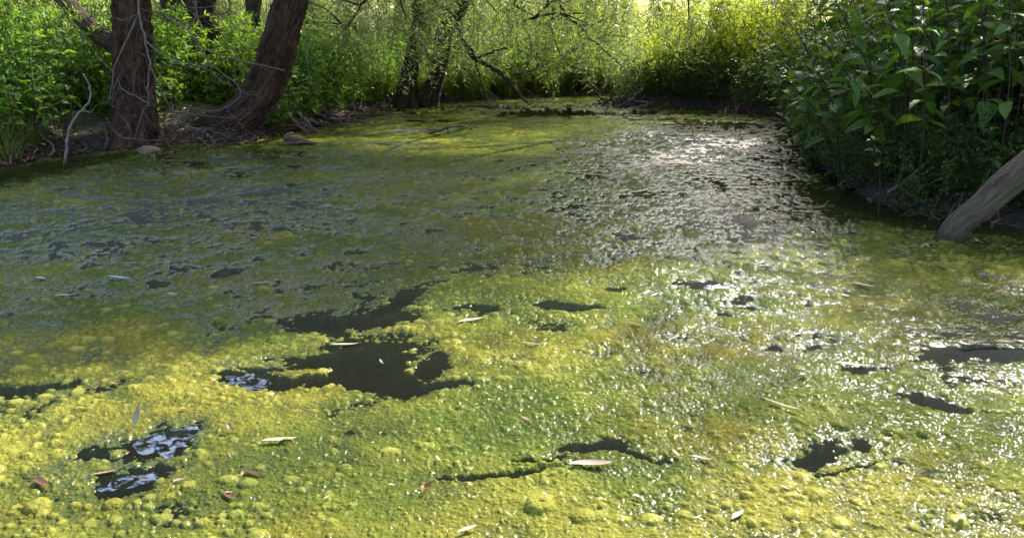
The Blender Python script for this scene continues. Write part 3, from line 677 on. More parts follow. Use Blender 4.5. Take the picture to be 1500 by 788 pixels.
along(RW[7:11], .9, 13, [3.4, 4.6], 'wshrub', 'willow_shrub', 'tall willow shrub behind the right bank growth', 'willow shrubs behind the right bank', (.9, 1.2))
along(RW[7:12], .5, 14, [.45], 'tuft', 'grass_tuft', 'dark grass clump in the shade under the right bank plants', 'grass under the right bank plants', (.4, .7))
along(LW[1:7], .32, 23, [.75, 1.1], 'herb', 'leafy_plant', 'low green plant between the left trunks', 'low plants between the left trunks', (.35, .55), [(b1[0], b1[1], .4), (T(330, 185, Y3)[0], Y3, .35)])
off_r = [np.array((3.15, 4.5)), np.array((4.2, 4.0)), np.array((6.2, 3.2)), np.array((8.5, 2.6))]; off_l = [LW[0], np.array((-7.8, 5.2)), np.array((-9.5, 3.0))]
along(off_r, .5, 21, [.35, .9, 1.5], 'herb', 'leafy_plant', 'green plant on the near right bank beyond the log', 'plants on the near right bank', (.55, .8))
along(off_l, .5, 22, [.3, .8, 1.5], 'herb', 'leafy_plant', 'green plant on the near left bank', 'plants on the near left bank', (.6, .95))
# growth farther off, closing the view
g = random.Random(5)
for k in range(95):
    a = R(g.uniform(-42, 36)); d = g.uniform(17.5, 25); x, y = d * math.sin(a), d * math.cos(a)
    if sdist([x], [y])[0] < 1.5: continue
    kind = 'golden' if (a > R(4) and g.random() < .6) else ('wshrub' if g.random() < .5 else 'fresh')
    plant(kind, x, y, g.uniform(.95, 1.3) * (.68 if R(8) < a < R(26) else 1), 'thicket_plant', 'loose sunlit plant in the open ground beyond the pond', 'plants beyond the pond', k)
def tree_data(seed, n=9000, h=6.0, r=2.6):
    g = np.random.default_rng(seed); cs = g.normal(0, 1, (46, 3)); cs /= np.linalg.norm(cs, axis=1)[:, None]; cs *= (g.random((46, 1)) ** .4)
    cs = cs * [r, r, h * .36] + [0, 0, h * .6]; rad = g.uniform(.35, .9, 46)
    k = g.integers(0, 46, n); P = cs[k] + g.normal(0, .5, (n, 3)) * rad[k][:, None]
    D = g.normal(0, 1, (n, 3)); V, T_, rn = leaf_arr(P, D, g.normal(0, .4, (n, 3)) + [0, 0, 1], g.uniform(.14, .26, n), g.uniform(.05, .10, n), g.random(n))
    tb = [tube_arr(spline([[0, 0, -.3], [.1, 0, h * .3], [0, .1, h * .75]], 14), np.linspace(.2, .05, 14), 8)]
    for c in cs[:16]: tb.append(tube_arr(spline([[.05, 0, h * .28 + .02 * c[2]], (np.array([0, 0, h * .35]) + c) / 2, c], 8), np.linspace(.07, .012, 8), 5))
    return mesh_np('crown', V, T_, [M['backtree']], False, {'rnd': ('FLOAT', rn)}), tubes_mesh('trunk', tb, M['bark_far'])
TD = [tree_data(200 + s) for s in range(3)]
for k, (az_, d, s) in enumerate([(-44, 24, 1.1), (-37, 30, 1.3), (-31, 24, .8), (-14, 36, .95), (-8, 30, 1.0), (-3, 38, 1.3), (3, 33, 1.2), (8, 40, 1.1), (27, 34, .8), (31, 26, 1.1), (37, 22, 1.2), (44, 18, 1.1)]):
    a = R(az_); x, y = d * math.sin(a), d * math.cos(a); z = float(terrain_z(np.array([x]), np.array([y]))[0])
    r = empty('background_tree', (x, y, z - .3), k * 1.7); r.scale = (s, s, s); tag(r, 'pale green tree standing well beyond the pond', 'tree', 'trees beyond the pond')
    link('crown', TD[k % 3][0], r); link('trunk', TD[k % 3][1], r)

# ------------------------------------------------------------------ broad-leaved herbs: every leaf is a part
def broad_leaf(name, mat, wf=.42, droop=.35, seed=0):
    g = np.random.default_rng(seed); n = 7; ys = np.linspace(0, 1, n)
    prof = np.array([.05, .62, .95, 1.0, .78, .42, .0]) * wf * .5; V = []; z = -droop * ys ** 2 * .6
    for k in range(n):
        wv = .012 * math.sin(k * 2.3 + seed); w_ = prof[k] + (g.uniform(-.015, .015) if 0 < k < n - 1 else 0)
        V += [(-w_, .10 + ys[k] * .9, z[k] + w_ * .45 + wv), (0, .10 + ys[k] * .9, z[k]), (w_, .10 + ys[k] * .9, z[k] + w_ * .45 - wv)]
    Q = []
    for k in range(n - 1):
        a = k * 3; Q += [(a, a + 1, a + 4, a + 3), (a + 1, a + 2, a + 5, a + 4)]
    k = len(V); V += [(-.012, 0, .0), (.012, 0, .0), (0, 0, -.02)]; Q += [(k, k + 1, 1, 0), (k + 1, k + 2, 1, 2)]
    return mesh_np(name, V, Q, [mat])
BL = [broad_leaf('broad_leaf', M['herb_right'], .44, d, s) for s, d in enumerate((.2, .45, .7))]
BLL = [broad_leaf('broad_leaf', M['herb_left'], .46, d, s + 5) for s, d in enumerate((.15, .4, .6))]
BY = broad_leaf('broad_leaf', M['yellow_leaf'], .4, .4, 9)
def herb(x, y, z, h, lean, npair, Lf, leaves, label, group, seed, start=.15, smat='stem_dark', yellow=0.0):
    g = random.Random(seed); r = empty('broad_leaved_herb', (x, y, z)); tag(r, label, 'plant', group)
    pts = [(0, 0, -.05), (lean[0] * .25, lean[1] * .25, h * .5), (lean[0], lean[1], h)]
    pth = spline(pts, 24); link('stem', tubes_mesh('stem', [tube_arr(pth, np.linspace(.007, .0025, 24), 6)], M[smat]), r)
    a0 = g.uniform(0, 6.28)
    for k in range(npair):
        t_ = start + (1 - start) * (k + .5) / npair; q = pth[int(t_ * 23)]; a0 += 1.57 + g.uniform(-.3, .3)
        for sgn in (0, math.pi):
            if g.random() < .06: continue
            a = a0 + sgn + g.uniform(-.25, .25); pitch = g.uniform(-.75, .15) + .35 * t_
            me = g.choice(leaves) if g.random() > yellow else BY
            o = link('leaf', me, r, q); s = Lf * g.uniform(.55, 1.2) * (1 - .55 * t_ ** 3); o.scale = (s, s, s)
            o.rotation_euler = Euler((pitch, g.uniform(-.5, .5), a), 'XYZ')
    for k in range(3):
        o = link('leaf', g.choice(leaves), r, pth[-1]); s = Lf * .42; o.scale = (s, s, s); o.rotation_euler = (g.uniform(.2, .8), 0, a0 + k * 2.1)
    return r
lb = at(1392, 352); lb[2] = -.16
Yl = lb[1]
g = random.Random(12)
GRP = 'broad-leaved herbs on the right bank'
rows_r = []
for q, nn in shore_walk(RW[5:13], .20, 33):
    for off in (.06, .30, .65, 1.05):
        o = q + nn * (off + g.uniform(-.12, .2)); rows_r.append((o, nn, off))
def hlabel(px_, off):
    row = 'front-row' if off < .2 else 'second-row' if off < .5 else 'third-row' if off < .8 else 'back-row'
    where = 'at the outer tip of the right bank thicket' if px_ < 1190 else 'above the tangled dark bank edge' if px_ < 1260 else 'over the dark hollow right of the bank curve' if px_ < 1340 else 'behind the foot of the leaning log' if px_ < 1430 else 'rising behind the upper half of the leaning log'
    return f'{row} dark green broad-leaved herb {where}'
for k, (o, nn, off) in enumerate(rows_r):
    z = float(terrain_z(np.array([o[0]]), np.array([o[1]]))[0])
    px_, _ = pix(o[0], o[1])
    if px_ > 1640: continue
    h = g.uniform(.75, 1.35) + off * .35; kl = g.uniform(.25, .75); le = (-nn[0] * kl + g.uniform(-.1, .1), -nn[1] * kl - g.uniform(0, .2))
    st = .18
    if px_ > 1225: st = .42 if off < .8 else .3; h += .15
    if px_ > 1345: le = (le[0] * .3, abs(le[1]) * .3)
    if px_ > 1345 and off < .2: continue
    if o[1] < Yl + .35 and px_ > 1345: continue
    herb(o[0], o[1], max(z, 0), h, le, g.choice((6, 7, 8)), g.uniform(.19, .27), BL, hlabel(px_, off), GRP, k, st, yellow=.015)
for k, (px_, py_, Y, h, ln, lab) in enumerate([(1285, 330, 4.9, .50, (-.15, -.1), 'small light green seedling in the dark hollow near the log foot'), (1435, 330, 4.75, .58, (-.1, -.1), 'lone five-leaved sprig against the dark hollow above the leaning log'),
                                           (1165, 205, 7.6, .55, (-.35, -.2), 'drooping herb with a yellowing leaf at the tip of the thicket')]):
    herb(at_y(px_, py_, Y)[0], Y, .0, h, ln, 2 if k < 2 else 4, .13 if k < 2 else .17, BL if k < 2 else BL + [BY], lab, None, 700 + k, .6 if k < 2 else .3)
g = random.Random(13)
cnt = 0
for q, nn in shore_walk([LW[0] + (-1.2, .1)] + LW[0:5], .24, 35):
    for off in (.2, .5, .85, 1.25, 1.7):
        o = q + nn * (off + g.uniform(-.1, .2)); px_, _ = pix(o[0], o[1])
        if math.hypot(o[0] - b1[0], o[1] - b1[1]) < .42 or px_ < -60 or (px_ > 150 and off < .9): continue
        z = float(terrain_z(np.array([o[0]]), np.array([o[1]]))[0]); cnt += 1
        h = g.uniform(.5, .8) + off * .45
        herb(o[0], o[1], z, h, (g.uniform(-.1, .15), -g.uniform(.0, .25)), g.choice((5, 6, 7)), g.uniform(.12, .17), BLL, 'fresh green broad-leaved herb in the stand on the left bank', 'broad-leaved herbs on the left bank', 1000 + cnt, .25, 'stem')
for k, (px_, Y, h) in enumerate([(425, 9.6, .62), (440, 9.9, .55), (412, 9.9, .7), (455, 10.3, .5)]):
    o = at_y(px_, 190, Y); herb(o[0], Y, .12, h, (.12, -.15), 6, .15, BLL, 'bright sunlit herb with drooping leaves right of the leaning trunk', 'sunlit herbs beside the leaning trunk', 1300 + k, .2, 'stem')

# ------------------------------------------------------------------ log, sticks, dead branches
pth = spline([lb + [-.05, .0, -.02], at_y(1398, 336, Yl + .0), at_y(1445, 296, Yl - .02), at_y(1500, 246, Yl - .02), at_y(1560, 196, Yl + .0), at_y(1660, 120, Yl + .1), at_y(1760, 40, Yl + .25)], 90)
def logd(A, S, RR):
    return RR * ((fbm(np.cos(A) * 2 + 3, S * 4 + np.sin(A) * 2, 4, 91) - .5) * .34 + .05 * np.abs(fbm(np.cos(A) * 9, S * 2.2 + np.sin(A) * 9, 3, 92) - .5))
m, nt, out = newmat('weathered_log'); b = NB(nt); tc = b.attr('tc', True)
mp = b.n('ShaderNodeMapping', i_0=tc); mp.inputs['Scale'].default_value = (1, 1, .22)
f1 = b.noise(mp.outputs[0], 40, 5, .6); f2 = b.noise(tc, 9, 4, .6); f3 = b.noise(tc, 160, 3)
cc = b.ramp(b.math('ADD', b.math('MULTIPLY', f1, .6), b.math('MULTIPLY', f3, .4)), [(.38, C(.045, .033, .022)), (.55, C(.11, .08, .05)), (.74, C(.22, .165, .11))])
cc = b.mix(b.mr(f2, .5, .66, 0, .55), cc, C(.08, .08, .04)); cc = b.mix(b.mr(b.noise(tc, 5, 4, .6), .66, .70, 0, .8), cc, C(.5, .36, .27))
p = b.n('ShaderNodeBsdfPrincipled', i_Base_Color=cc, i_Roughness=.8, i_Normal=b.bump(b.math('ADD', f1, b.math('MULTIPLY', f3, .3)), .6, .015)); nt.links.new(p.outputs[0], out.inputs[0])
wet_ = b.mr(b.math('ADD', b.n('ShaderNodeSeparateXYZ', i_0=b.pos()).outputs[2], b.math('MULTIPLY', f2, .05)), .05, .09, .75, 0)
nt.links.new(b.mix(wet_, cc, C(.03, .028, .015)), p.inputs['Base Color'])
M['log'] = m
lg = empty('fallen_log', lb); tag(lg, 'grey weathered log slanting from the right bank down into the algae', 'log')
link('log_body', tubes_mesh('log_body', [tube_arr(pth - lb, np.interp(np.linspace(0, 1, 90), [0, .15, .5, 1], [.058, .070, .077, .082]), 48, logd)], m), lg)
q = pth[34] - lb
link('bark_flap', tubes_mesh('bark_flap', [twig([q + [-.05, -.03, .05], q + [-.02, -.04, .105], q + [.05, -.03, .13]], .010, .004, 10, 6)], M['red_stick']), lg)
q = pth[46] - lb
link('branch_stub', tubes_mesh('branch_stub', [twig([q + [.05, -.04, -.05], q + [.08, -.09, -.05], q + [.10, -.16, -.09]], .018, .006, 10, 8)], M['brown_stick']), lg)

end = pth[-1]
sr = empty('broken_stump', (end[0] + .12, end[1] + .14, .1)); tag(sr, 'snapped old stump on the right bank carrying the upper end of the grey log', 'stump')
link('trunk', tubes_mesh('trunk', [tube_arr(spline([(0.1, .1, -.3), (.05, .03, .6), (0, 0, end[2] - .05)], 60), np.linspace(.2, .13, 60), 50, bark_disp(77, .1, .4))], M['bark_dark']), sr)
def stick(px_pts, Ys, r0, r1, mat, name, label, cat='stick', group=None, n=24, wob=.0, seg=7, forks=()):
    if np.isscalar(Ys): Ys = [Ys] * len(px_pts)
    P3 = [at_y(a, c, Y) for (a, c), Y in zip(px_pts, Ys)]; o0 = P3[0]
    k_ = .72 if name == 'dead_branch' and Ys[0] < 10 else 1.0; r0 *= k_; r1 *= k_
    pr = [twig(np.array(P3) - o0, r0, r1, n, seg, wob, len(px_pts))]
    for fp, fY, fr in forks:
        if np.isscalar(fY): fY = [fY] * len(fp)
        pr.append(twig(np.array([at_y(a, c, Y) for (a, c), Y in zip(fp, fY)]) - o0, fr, fr * .4, 16, 5, wob * .7, len(fp) + int(fp[0][0])))
    if name == 'dead_branch' and Ys[0] < 10:
        gg = random.Random(label); lines = [spline(np.array(P3), 40)] + [spline(np.array([at_y(a, c, fY if np.isscalar(fY) else fY[0]) for a, c in fp]), 24) for fp, fY, fr in forks]
        for ln in lines:
            for q in range(5 if len(ln) < 30 else 12):
                a0 = ln[gg.randrange(2, len(ln) - 1)]; l_ = gg.uniform(.05, .26); d = np.array([gg.uniform(-1, 1), gg.uniform(-.6, .4), gg.uniform(-.9, .5)]) * l_
                pr.append(twig([a0 - o0, a0 - o0 + d * .5 + np.array([0, 0, .03 * gg.uniform(-1, 1)]), a0 - o0 + d], .0028, .001, 7, 4, .004, gg.randrange(9999)))
    o = link(name, tubes_mesh(name, pr, M[mat]), None, o0); tag(o, label, cat, group); return o
stick([(93, 252), (97, 225), (100, 195), (112, 170), (130, 150), (132, 130), (122, 108)], [7.15, 7.1, 7.1, 7.1, 7.1, 7.1, 7.1], .015, .006, 'pale', 'bare_stick', 'pale crooked stick standing upright at the left water edge', n=40, wob=.003, forks=[([(122, 160), (132, 165), (138, 160)], 7.1, .006)])
Yd = 7.6
D_ = 'dead_branch'
stick([(200, -30), (204, 20), (213, 60), (219, 95), (216, 130), (218, 152), (208, 165), (198, 204)], [7.9, 7.8, 7.7, 7.65, 7.6, 7.6, 7.6, 7.6], .016, .005, 'dead', D_, 'long pale dead branch hanging down in front of the upright trunk', 'branch', n=46, wob=.004,
      forks=[([(218, 152), (200, 142), (180, 132), (172, 115)], 7.6, .008), ([(172, 115), (160, 148), (148, 150)], 7.6, .005), ([(200, 26), (185, 60), (168, 98), (165, 120), (160, 150)], [7.8, 7.7, 7.6, 7.6, 7.6], .009), ([(219, 95), (232, 125), (250, 160), (262, 190)], [7.65, 7.6, 7.5, 7.5], .006),
             ([(198, 204), (180, 202), (165, 190), (156, 172)], 7.6, .006), ([(198, 204), (225, 206), (252, 203)], 7.6, .005), ([(213, 60), (235, 78), (262, 90), (300, 100), (330, 125)], [7.7, 7.6, 7.6, 7.6, 7.6], .007), ([(204, 20), (180, 30), (150, 22), (120, 30)], 7.8, .005), ([(172, 165), (188, 185), (196, 204)], 7.6, .004)])
stick([(205, -30), (240, 20), (275, 45), (292, 70), (310, 95), (345, 122), (352, 140), (330, 158), (300, 162), (260, 150)], [8.2, 8.0, 7.9, 7.9, 7.9, 8.0, 8.0, 8.0, 8.0, 8.0], .014, .004, 'dead', D_, 'arching grey dead branch crossing between the two left trunks', 'branch', n=50, wob=.004,
      forks=[([(275, 45), (288, 20), (285, -20)], 7.9, .008), ([(292, 70), (320, 80), (365, 92), (405, 100), (418, 104)], [7.9, 7.9, 7.9, 7.8, 7.8], .007), ([(310, 95), (280, 100), (255, 92), (225, 96)], 7.9, .005), ([(345, 122), (352, 100), (335, 60), (300, 30)], 8.0, .005), ([(330, 158), (345, 175), (372, 200)], 8.0, .004), ([(345, 130), (372, 140), (385, 125)], 8.0, .004), ([(240, 20), (262, 10), (300, 12), (345, 0)], 8.0, .006)])
stick([(250, 150), (262, 175), (285, 188), (302, 195), (318, 214)], [7.8, 7.8, 7.8, 7.8, 7.8], .010, .005, 'dead', D_, 'short pale dead branch dipping into the water below the leaning trunk', 'branch', n=24, wob=.003, forks=[([(285, 188), (310, 192), (340, 203)], 7.8, .005), ([(255, 170), (275, 168), (330, 172), (370, 165)], 7.9, .004), ([(235, 110), (250, 135), (250, 150)], 7.8, .004)])
stick([(70, -20), (110, 40), (150, 90), (170, 110)], [7.4, 7.6, 7.7, 7.7], .006, .003, 'dead', D_, 'thin dead twig slanting across the green herbs toward the trunk', 'branch', n=24, wob=.003, forks=[([(110, 40), (80, 60), (40, 75), (0, 78)], 7.6, .004)])
stick([(330, -10), (336, 15), (300, 25), (250, 30), (205, 12)], [8.3, 8.3, 8.2, 8.2, 8.2], .012, .005, 'brown_stick', D_, 'brown dead bough crossing above the gap between trunks', 'branch', n=26, wob=.004)
stick([(446, -20), (447, 40), (450, 90), (455, 122)], 8.9, .007, .003, 'dead', D_, 'thin straight dead twig dangling right of the leaning trunk', 'branch', n=20, wob=.003)
stick([(660, 20), (690, 78), (712, 95), (738, 112), (752, 128), (772, 150)], [13.4, 13.0, 12.8, 12.7, 12.7, 12.7], .05, .022, 'bark_dark', D_, 'dark broken limb slanting from the willow curtain into the far water', 'branch', n=30, wob=.012, seg=8,
      forks=[([(700, 85), (735, 72), (745, 72)], 12.8, .025), ([(752, 110), (780, 104), (800, 85)], 12.7, .018), ([(690, 70), (702, 110), (716, 150)], 12.9, .018), ([(680, 100), (705, 125), (730, 145)], 12.9, .014), ([(738, 112), (770, 132), (790, 146)], 12.7, .014), ([(700, 85), (668, 70), (640, 68)], 12.9, .014)])
stick([(812, -20), (828, 22), (848, 38), (862, 55), (890, 78), (925, 108)], [12.5, 12.5, 12.5, 12.5, 12.6, 12.6], .026, .008, 'bark_dark', D_, 'dark thin bough hanging over the middle of the far pond', 'branch', n=30, wob=.01, forks=[([(848, 38), (870, 36), (905, 20)], 12.5, .012), ([(830, 92), (860, 120), (890, 140)], 13.0, .006)])
# brush pile on the left bank, every stick on its own
bp = [([(415, 150), (440, 172), (470, 184)], .05, 'brown_stick', 'thick dark root lying at the back of the brush pile'), ([(440, 158), (470, 172), (492, 180)], .045, 'bark_dark', 'dark limb slumped over the brush pile'), ([(498, 163), (520, 168), (556, 169)], .030, 'brown_stick', 'grey-brown stick reaching over the algae from the pile'),
      ([(515, 160), (530, 150), (548, 146)], .015, 'pale', 'pale thin stick pointing up from the pile'), ([(440, 168), (452, 180), (462, 192)], .012, 'pale', 'pale twig leaning across the front of the pile'), ([(505, 182), (512, 172), (520, 162)], .012, 'pale', 'short bleached twig beside the pointed stick'),
      ([(420, 182), (450, 178), (480, 185)], .022, 'red_stick', 'reddish stick lying along the foot of the pile'), ([(400, 188), (430, 186), (462, 194)], .025, 'red_stick', 'red-brown stick half in the water'), ([(432, 176), (460, 190), (468, 196)], .016, 'brown_stick', 'brown twig dipping into the algae'),
      ([(470, 172), (500, 176), (530, 172)], .018, 'brown_stick', 'brown stick bridging the two ends of the pile'), ([(485, 168), (500, 172), (545, 180)], .014, 'red_stick', 'thin reddish stick angled toward open algae'), ([(450, 128), (462, 150), (478, 176)], .010, 'pale', 'long pale twig leaning from the bank to the pile'),
      ([(405, 176), (425, 180), (440, 190)], .028, 'bark_dark', 'dark rotten stub next to the trunk foot'), ([(422, 168), (435, 182), (452, 196)], .018, 'red_stick', 'red-brown branch crossing the others'), ([(520, 178), (505, 184), (488, 186)], .012, 'brown_stick', 'small brown twig lying flat at the water line')]
for k, (pts, r, mt, lab) in enumerate(bp):
    Y = at(pts[1][0], max(p[1] for p in pts) + 1)[1]; stick(pts, [Y + .15, Y + .05, Y], r, r * .6, mt, 'stick', lab, 'stick', 'sticks of the brush pile', 16, .008)
for k in range(46):
    g = random.Random(k + 900); a = g.uniform(395, 545); c = g.uniform(168, 192) - (a - 395) * .10; Y = at(a, c + 6)[1]; l_ = g.uniform(8, 28); an = g.uniform(-.6, .6)
    stick([(a, c), (a + l_ * .5 * math.cos(an), c + l_ * .5 * math.sin(an) - g.uniform(0, 3)), (a + l_ * math.cos(an), c + l_ * math.sin(an))], [Y + g.uniform(-.1, .1), Y, Y + g.uniform(-.2, .2)], g.uniform(.005, .013), .004, g.choice(['red_stick', 'brown_stick', 'dead', 'brown_stick']), 'stick', 'small twig in the tangle of the brush pile', 'stick', 'small twigs of the brush pile', 8, .006, 5)
dw = at(437, 212); dwo = empty('driftwood', (dw[0], dw[1], .0)); tag(dwo, 'broken reddish driftwood chunk floating just off the left bank', 'driftwood')
link('wood_chunk', tubes_mesh('wood_chunk', [tube_arr(spline([(-.14, .02, .07), (-.05, 0, .055), (.06, 0, .035), (.17, -.02, .02)], 30), np.interp(np.linspace(0, 1, 30), [0, .2, .6, 1], [.05, .06, .04, .015]), 22, bark_disp(5, .2))], M['red_stick']), dwo)
link('splinter', tubes_mesh('splinter', [twig([(-.1, -.05, .02), (.05, -.06, .03), (.21, -.03, .02)], .022, .008, 14, 7, .004), twig([(-.14, 0, .09), (-.06, .02, .12), (.02, .02, .08)], .018, .006, 10, 6, .004)], M['brown_stick']), dwo)
stick([(628, 196), (645, 190), (662, 186), (678, 185), (689, 189)], [at(640, 197)[1]] * 5, .018, .012, 'brown_stick', 'floating_branch', 'curved brown branch arching out of the algae in mid pond', 'branch', None, 24, .004, 7, [([(655, 187), (656, 193)], at(640, 197)[1], .01), ([(687, 189), (688, 176), (687, 170)], at(640, 197)[1], .004), ([(689, 189), (692, 190), (690, 186)], at(640, 197)[1], .012)])
stick([(480, 186), (487, 190), (492, 188), (494, 184)], [at(486, 192)[1]] * 4, .012, .006, 'brown_stick', 'stick', 'tiny crooked stick poking out of the algae by the brush pile', n=10)
# snags at the tip of the right bank
sn = [([(872, 132), (880, 145), (890, 152)], .02, 'dark curved snag rising from the far water'), ([(905, 156), (925, 145), (943, 130)], .022, 'grey branch leaning up against the far right bank'), ([(915, 160), (945, 154), (958, 150)], .012, 'pale twig lying on the water at the far right bank'),
      ([(888, 152), (900, 140), (915, 138)], .02, 'dark bent branch at the tip of the far right bank'), ([(868, 153), (885, 150), (900, 151)], .010, 'thin dark twig flat on the far water'), ([(930, 148), (947, 150), (948, 158)], .012, 'small forked twig under the far right shrubs'), ([(842, 133), (842, 143), (842, 153)], .008, 'lone thin stem standing in the far water')]
for pts, r, lab in sn:
    Y = at(pts[1][0], max(p[1] for p in pts))[1]; stick(pts, [Y + .1, Y, Y], r, r * .5, 'bark_dark' if 'dark' in lab or 'lone' in lab else 'pale', 'snag', lab, 'branch', 'snags at the far right bank', 14, .012)
for k in range(22):
    g = random.Random(k + 40); a = g.uniform(885, 965); c = g.uniform(146, 158); Y = at(a, max(c, 152))[1]
    stick([(a, c), (a + g.uniform(-14, 14), c - g.uniform(2, 9)), (a + g.uniform(-20, 20), c - g.uniform(4, 18))], Y, g.uniform(.008, .02), .005, 'bark_dark', 'snag', 'small dark twig in the snags at the far right bank', 'branch', 'small twigs in the far snags', 9, .01, 5)
# fallen stems in the right hollow
stick([(1300, 282), (1330, 262), (1375, 222)], [5.1, 5.15, 5.2], .008, .005, 'pale', 'dry_stalk', 'straight pale dead stem in the dark hollow below the broad leaves', 'stem', None, 12)
stick([(1320, 285), (1350, 275), (1396, 252)], [4.9, 4.95, 5.0], .007, .004, 'stem', 'dry_stalk', 'thin greenish stem lying low in the hollow beside the log', 'stem', None, 12)
for k in range(40):
    g = random.Random(k + 300); a = g.uniform(1185, 1500); c = np.interp(a, [1185, 1240, 1335, 1500], [205, 272, 308, 330]); Y = at(a, c)[1] + .05
    stick([(a, c), (a + g.uniform(-20, 25), c - g.uniform(10, 30)), (a + g.uniform(-40, 50), c - g.uniform(30, 70))], [Y, Y + .1, Y + g.uniform(.1, .4)], g.uniform(.003, .007), .002, g.choice(['brown_stick', 'bark_dark', 'stem_dark']), 'dry_stalk', 'dark dead stem tangled under the right bank plants', 'stem', 'dead stems under the right bank plants', 9, .01, 5)

def roots(pts, n, seed, label, group):
    g = random.Random(seed); sw = shore_walk(pts, 1.0, seed)
    for k in range(n):
        i = g.randrange(len(pts) - 1); t_ = g.random(); q = np.array(pts[i]) * (1 - t_) + np.array(pts[i + 1]) * t_; d = np.array(pts[i + 1]) - np.array(pts[i]); d = d / np.linalg.norm(d)
        nn = np.array([-d[1], d[0]])
        if sdist([q[0] + nn[0] * .3], [q[1] + nn[1] * .3])[0] < 0: nn = -nn
        l_ = g.uniform(.15, .5); u = g.uniform(-.5, .5)
        P3 = [(0, 0, 0), ((nn[0] * .1 + d[0] * u * .5) * l_ * 2, (nn[1] * .1 + d[1] * u * .5) * l_ * 2, g.uniform(.03, .10)), ((nn[0] + d[0] * u) * l_, (nn[1] + d[1] * u) * l_, g.uniform(.12, .25))]
        r_ = g.uniform(.004, .012); o = link('bank_stick', tubes_mesh('bank_stick', [twig(P3, r_, r_ * .5, 9, 5, .008, k)], M[g.choice(['brown_stick', 'bark_dark', 'red_stick', 'bark_dark'])]), None, (q[0] - nn[0] * .08, q[1] - nn[1] * .08, g.uniform(-.01, .02))); tag(o, label, 'stick', group)
roots([tuple(p) for p in LW[0:8]], 46, 71, 'stick or bare root at the left water edge', 'sticks and roots on the left bank')
roots([tuple(p) for p in RW[5:13]], 34, 72, 'stick or bare root at the right water edge', 'sticks and roots on the right bank')
def litter(name, pts, n, o0, o1, seed, label):
    g = np.random.default_rng(seed); pts = np.array(pts); i = g.integers(0, len(pts) - 1, n); t_ = g.random(n)[:, None]; q = pts[i] * (1 - t_) + pts[i + 1] * t_; d = pts[i + 1] - pts[i]; d /= np.linalg.norm(d, axis=1)[:, None]
    nn = np.stack([-d[:, 1], d[:, 0]], -1); sg_ = np.where(sdist(q[:, 0] + nn[:, 0] * .3, q[:, 1] + nn[:, 1] * .3) < 0, -1, 1); q = q + nn * (sg_ * g.uniform(o0, o1, n))[:, None]
    z = np.maximum(terrain_z(q[:, 0], q[:, 1]), 0) + g.uniform(.004, .02, n); a = g.uniform(0, 6.28, n)
    V, T_, rn = leaf_arr(np.stack([q[:, 0], q[:, 1], z], -1), np.stack([np.cos(a), np.sin(a), g.normal(0, .25, n)], -1), g.normal(0, .35, (n, 3)) + [0, 0, 1], g.uniform(.05, .11, n), g.uniform(.012, .03, n), g.random(n))
    o = link(name, mesh_np(name, V, T_, [M['litter']], False, {'rnd': ('FLOAT', rn)})); tag(o, label, 'leaf litter', kind='stuff')
M['litter'] = leaf_mat('leaf_litter', (.05, .03, .018), (.20, .125, .07), (.42, .34, .22), trans=.15, tint=(1.1, 1, .8))
litter('leaf_litter', [tuple(p) for p in LW[0:15]], 5000, -.05, 1.1, 5, 'brown dead willow leaves carpeting the left bank')
litter('leaf_litter', [tuple(p) for p in RW[0:13]], 1500, -.05, .9, 6, 'brown dead leaves under the right bank plants')
# stones on the left edge
m, nt, out = newmat('wet_stone'); b = NB(nt); P = b.n('ShaderNodeTexCoord').outputs['Object']
p = b.n('ShaderNodeBsdfPrincipled', i_Base_Color=b.ramp(b.noise(P, 6, 5), [(.35, C(.07, .045, .03)), (.7, C(.26, .17, .12))]), i_Roughness=.6, i_Normal=b.bump(b.noise(P, 12, 4), .5, .05)); nt.links.new(p.outputs[0], out.inputs[0])
def stone(px_, py_, r, fl_, label, seed):
    g = np.random.default_rng(seed); n, k = 20, 12; th = np.linspace(0, 2 * np.pi, n, endpoint=False); ph = np.linspace(0.05, np.pi - .05, k)
    A, B_ = np.meshgrid(th, ph); x = np.cos(A) * np.sin(B_); y = np.sin(A) * np.sin(B_); z = np.cos(B_)
    rr = 1 + (fbm(x * 1.5 + seed, y * 1.5 + z * 1.3, 3, seed) - .5) * .7; V = np.stack([x * rr * r, y * rr * r * .8, z * rr * r * fl_], -1).reshape(-1, 3)
    i = np.arange(k - 1)[:, None] * n; j = np.arange(n)[None]; Q = np.stack([i + j, i + (j + 1) % n, i + n + (j + 1) % n, i + n + j], -1).reshape(-1, 4)
    a = at(px_, py_); o = link('stone', mesh_np('stone', V, Q, [m]), None, (a[0], a[1], r * fl_ * .3)); tag(o, label, 'stone')
stone(217, 224, .12, .45, 'flat brown stone at the water edge below the upright trunk', 3)
stone(232, 214, .04, .8, 'tiny pale stone right of the upright trunk base', 8)

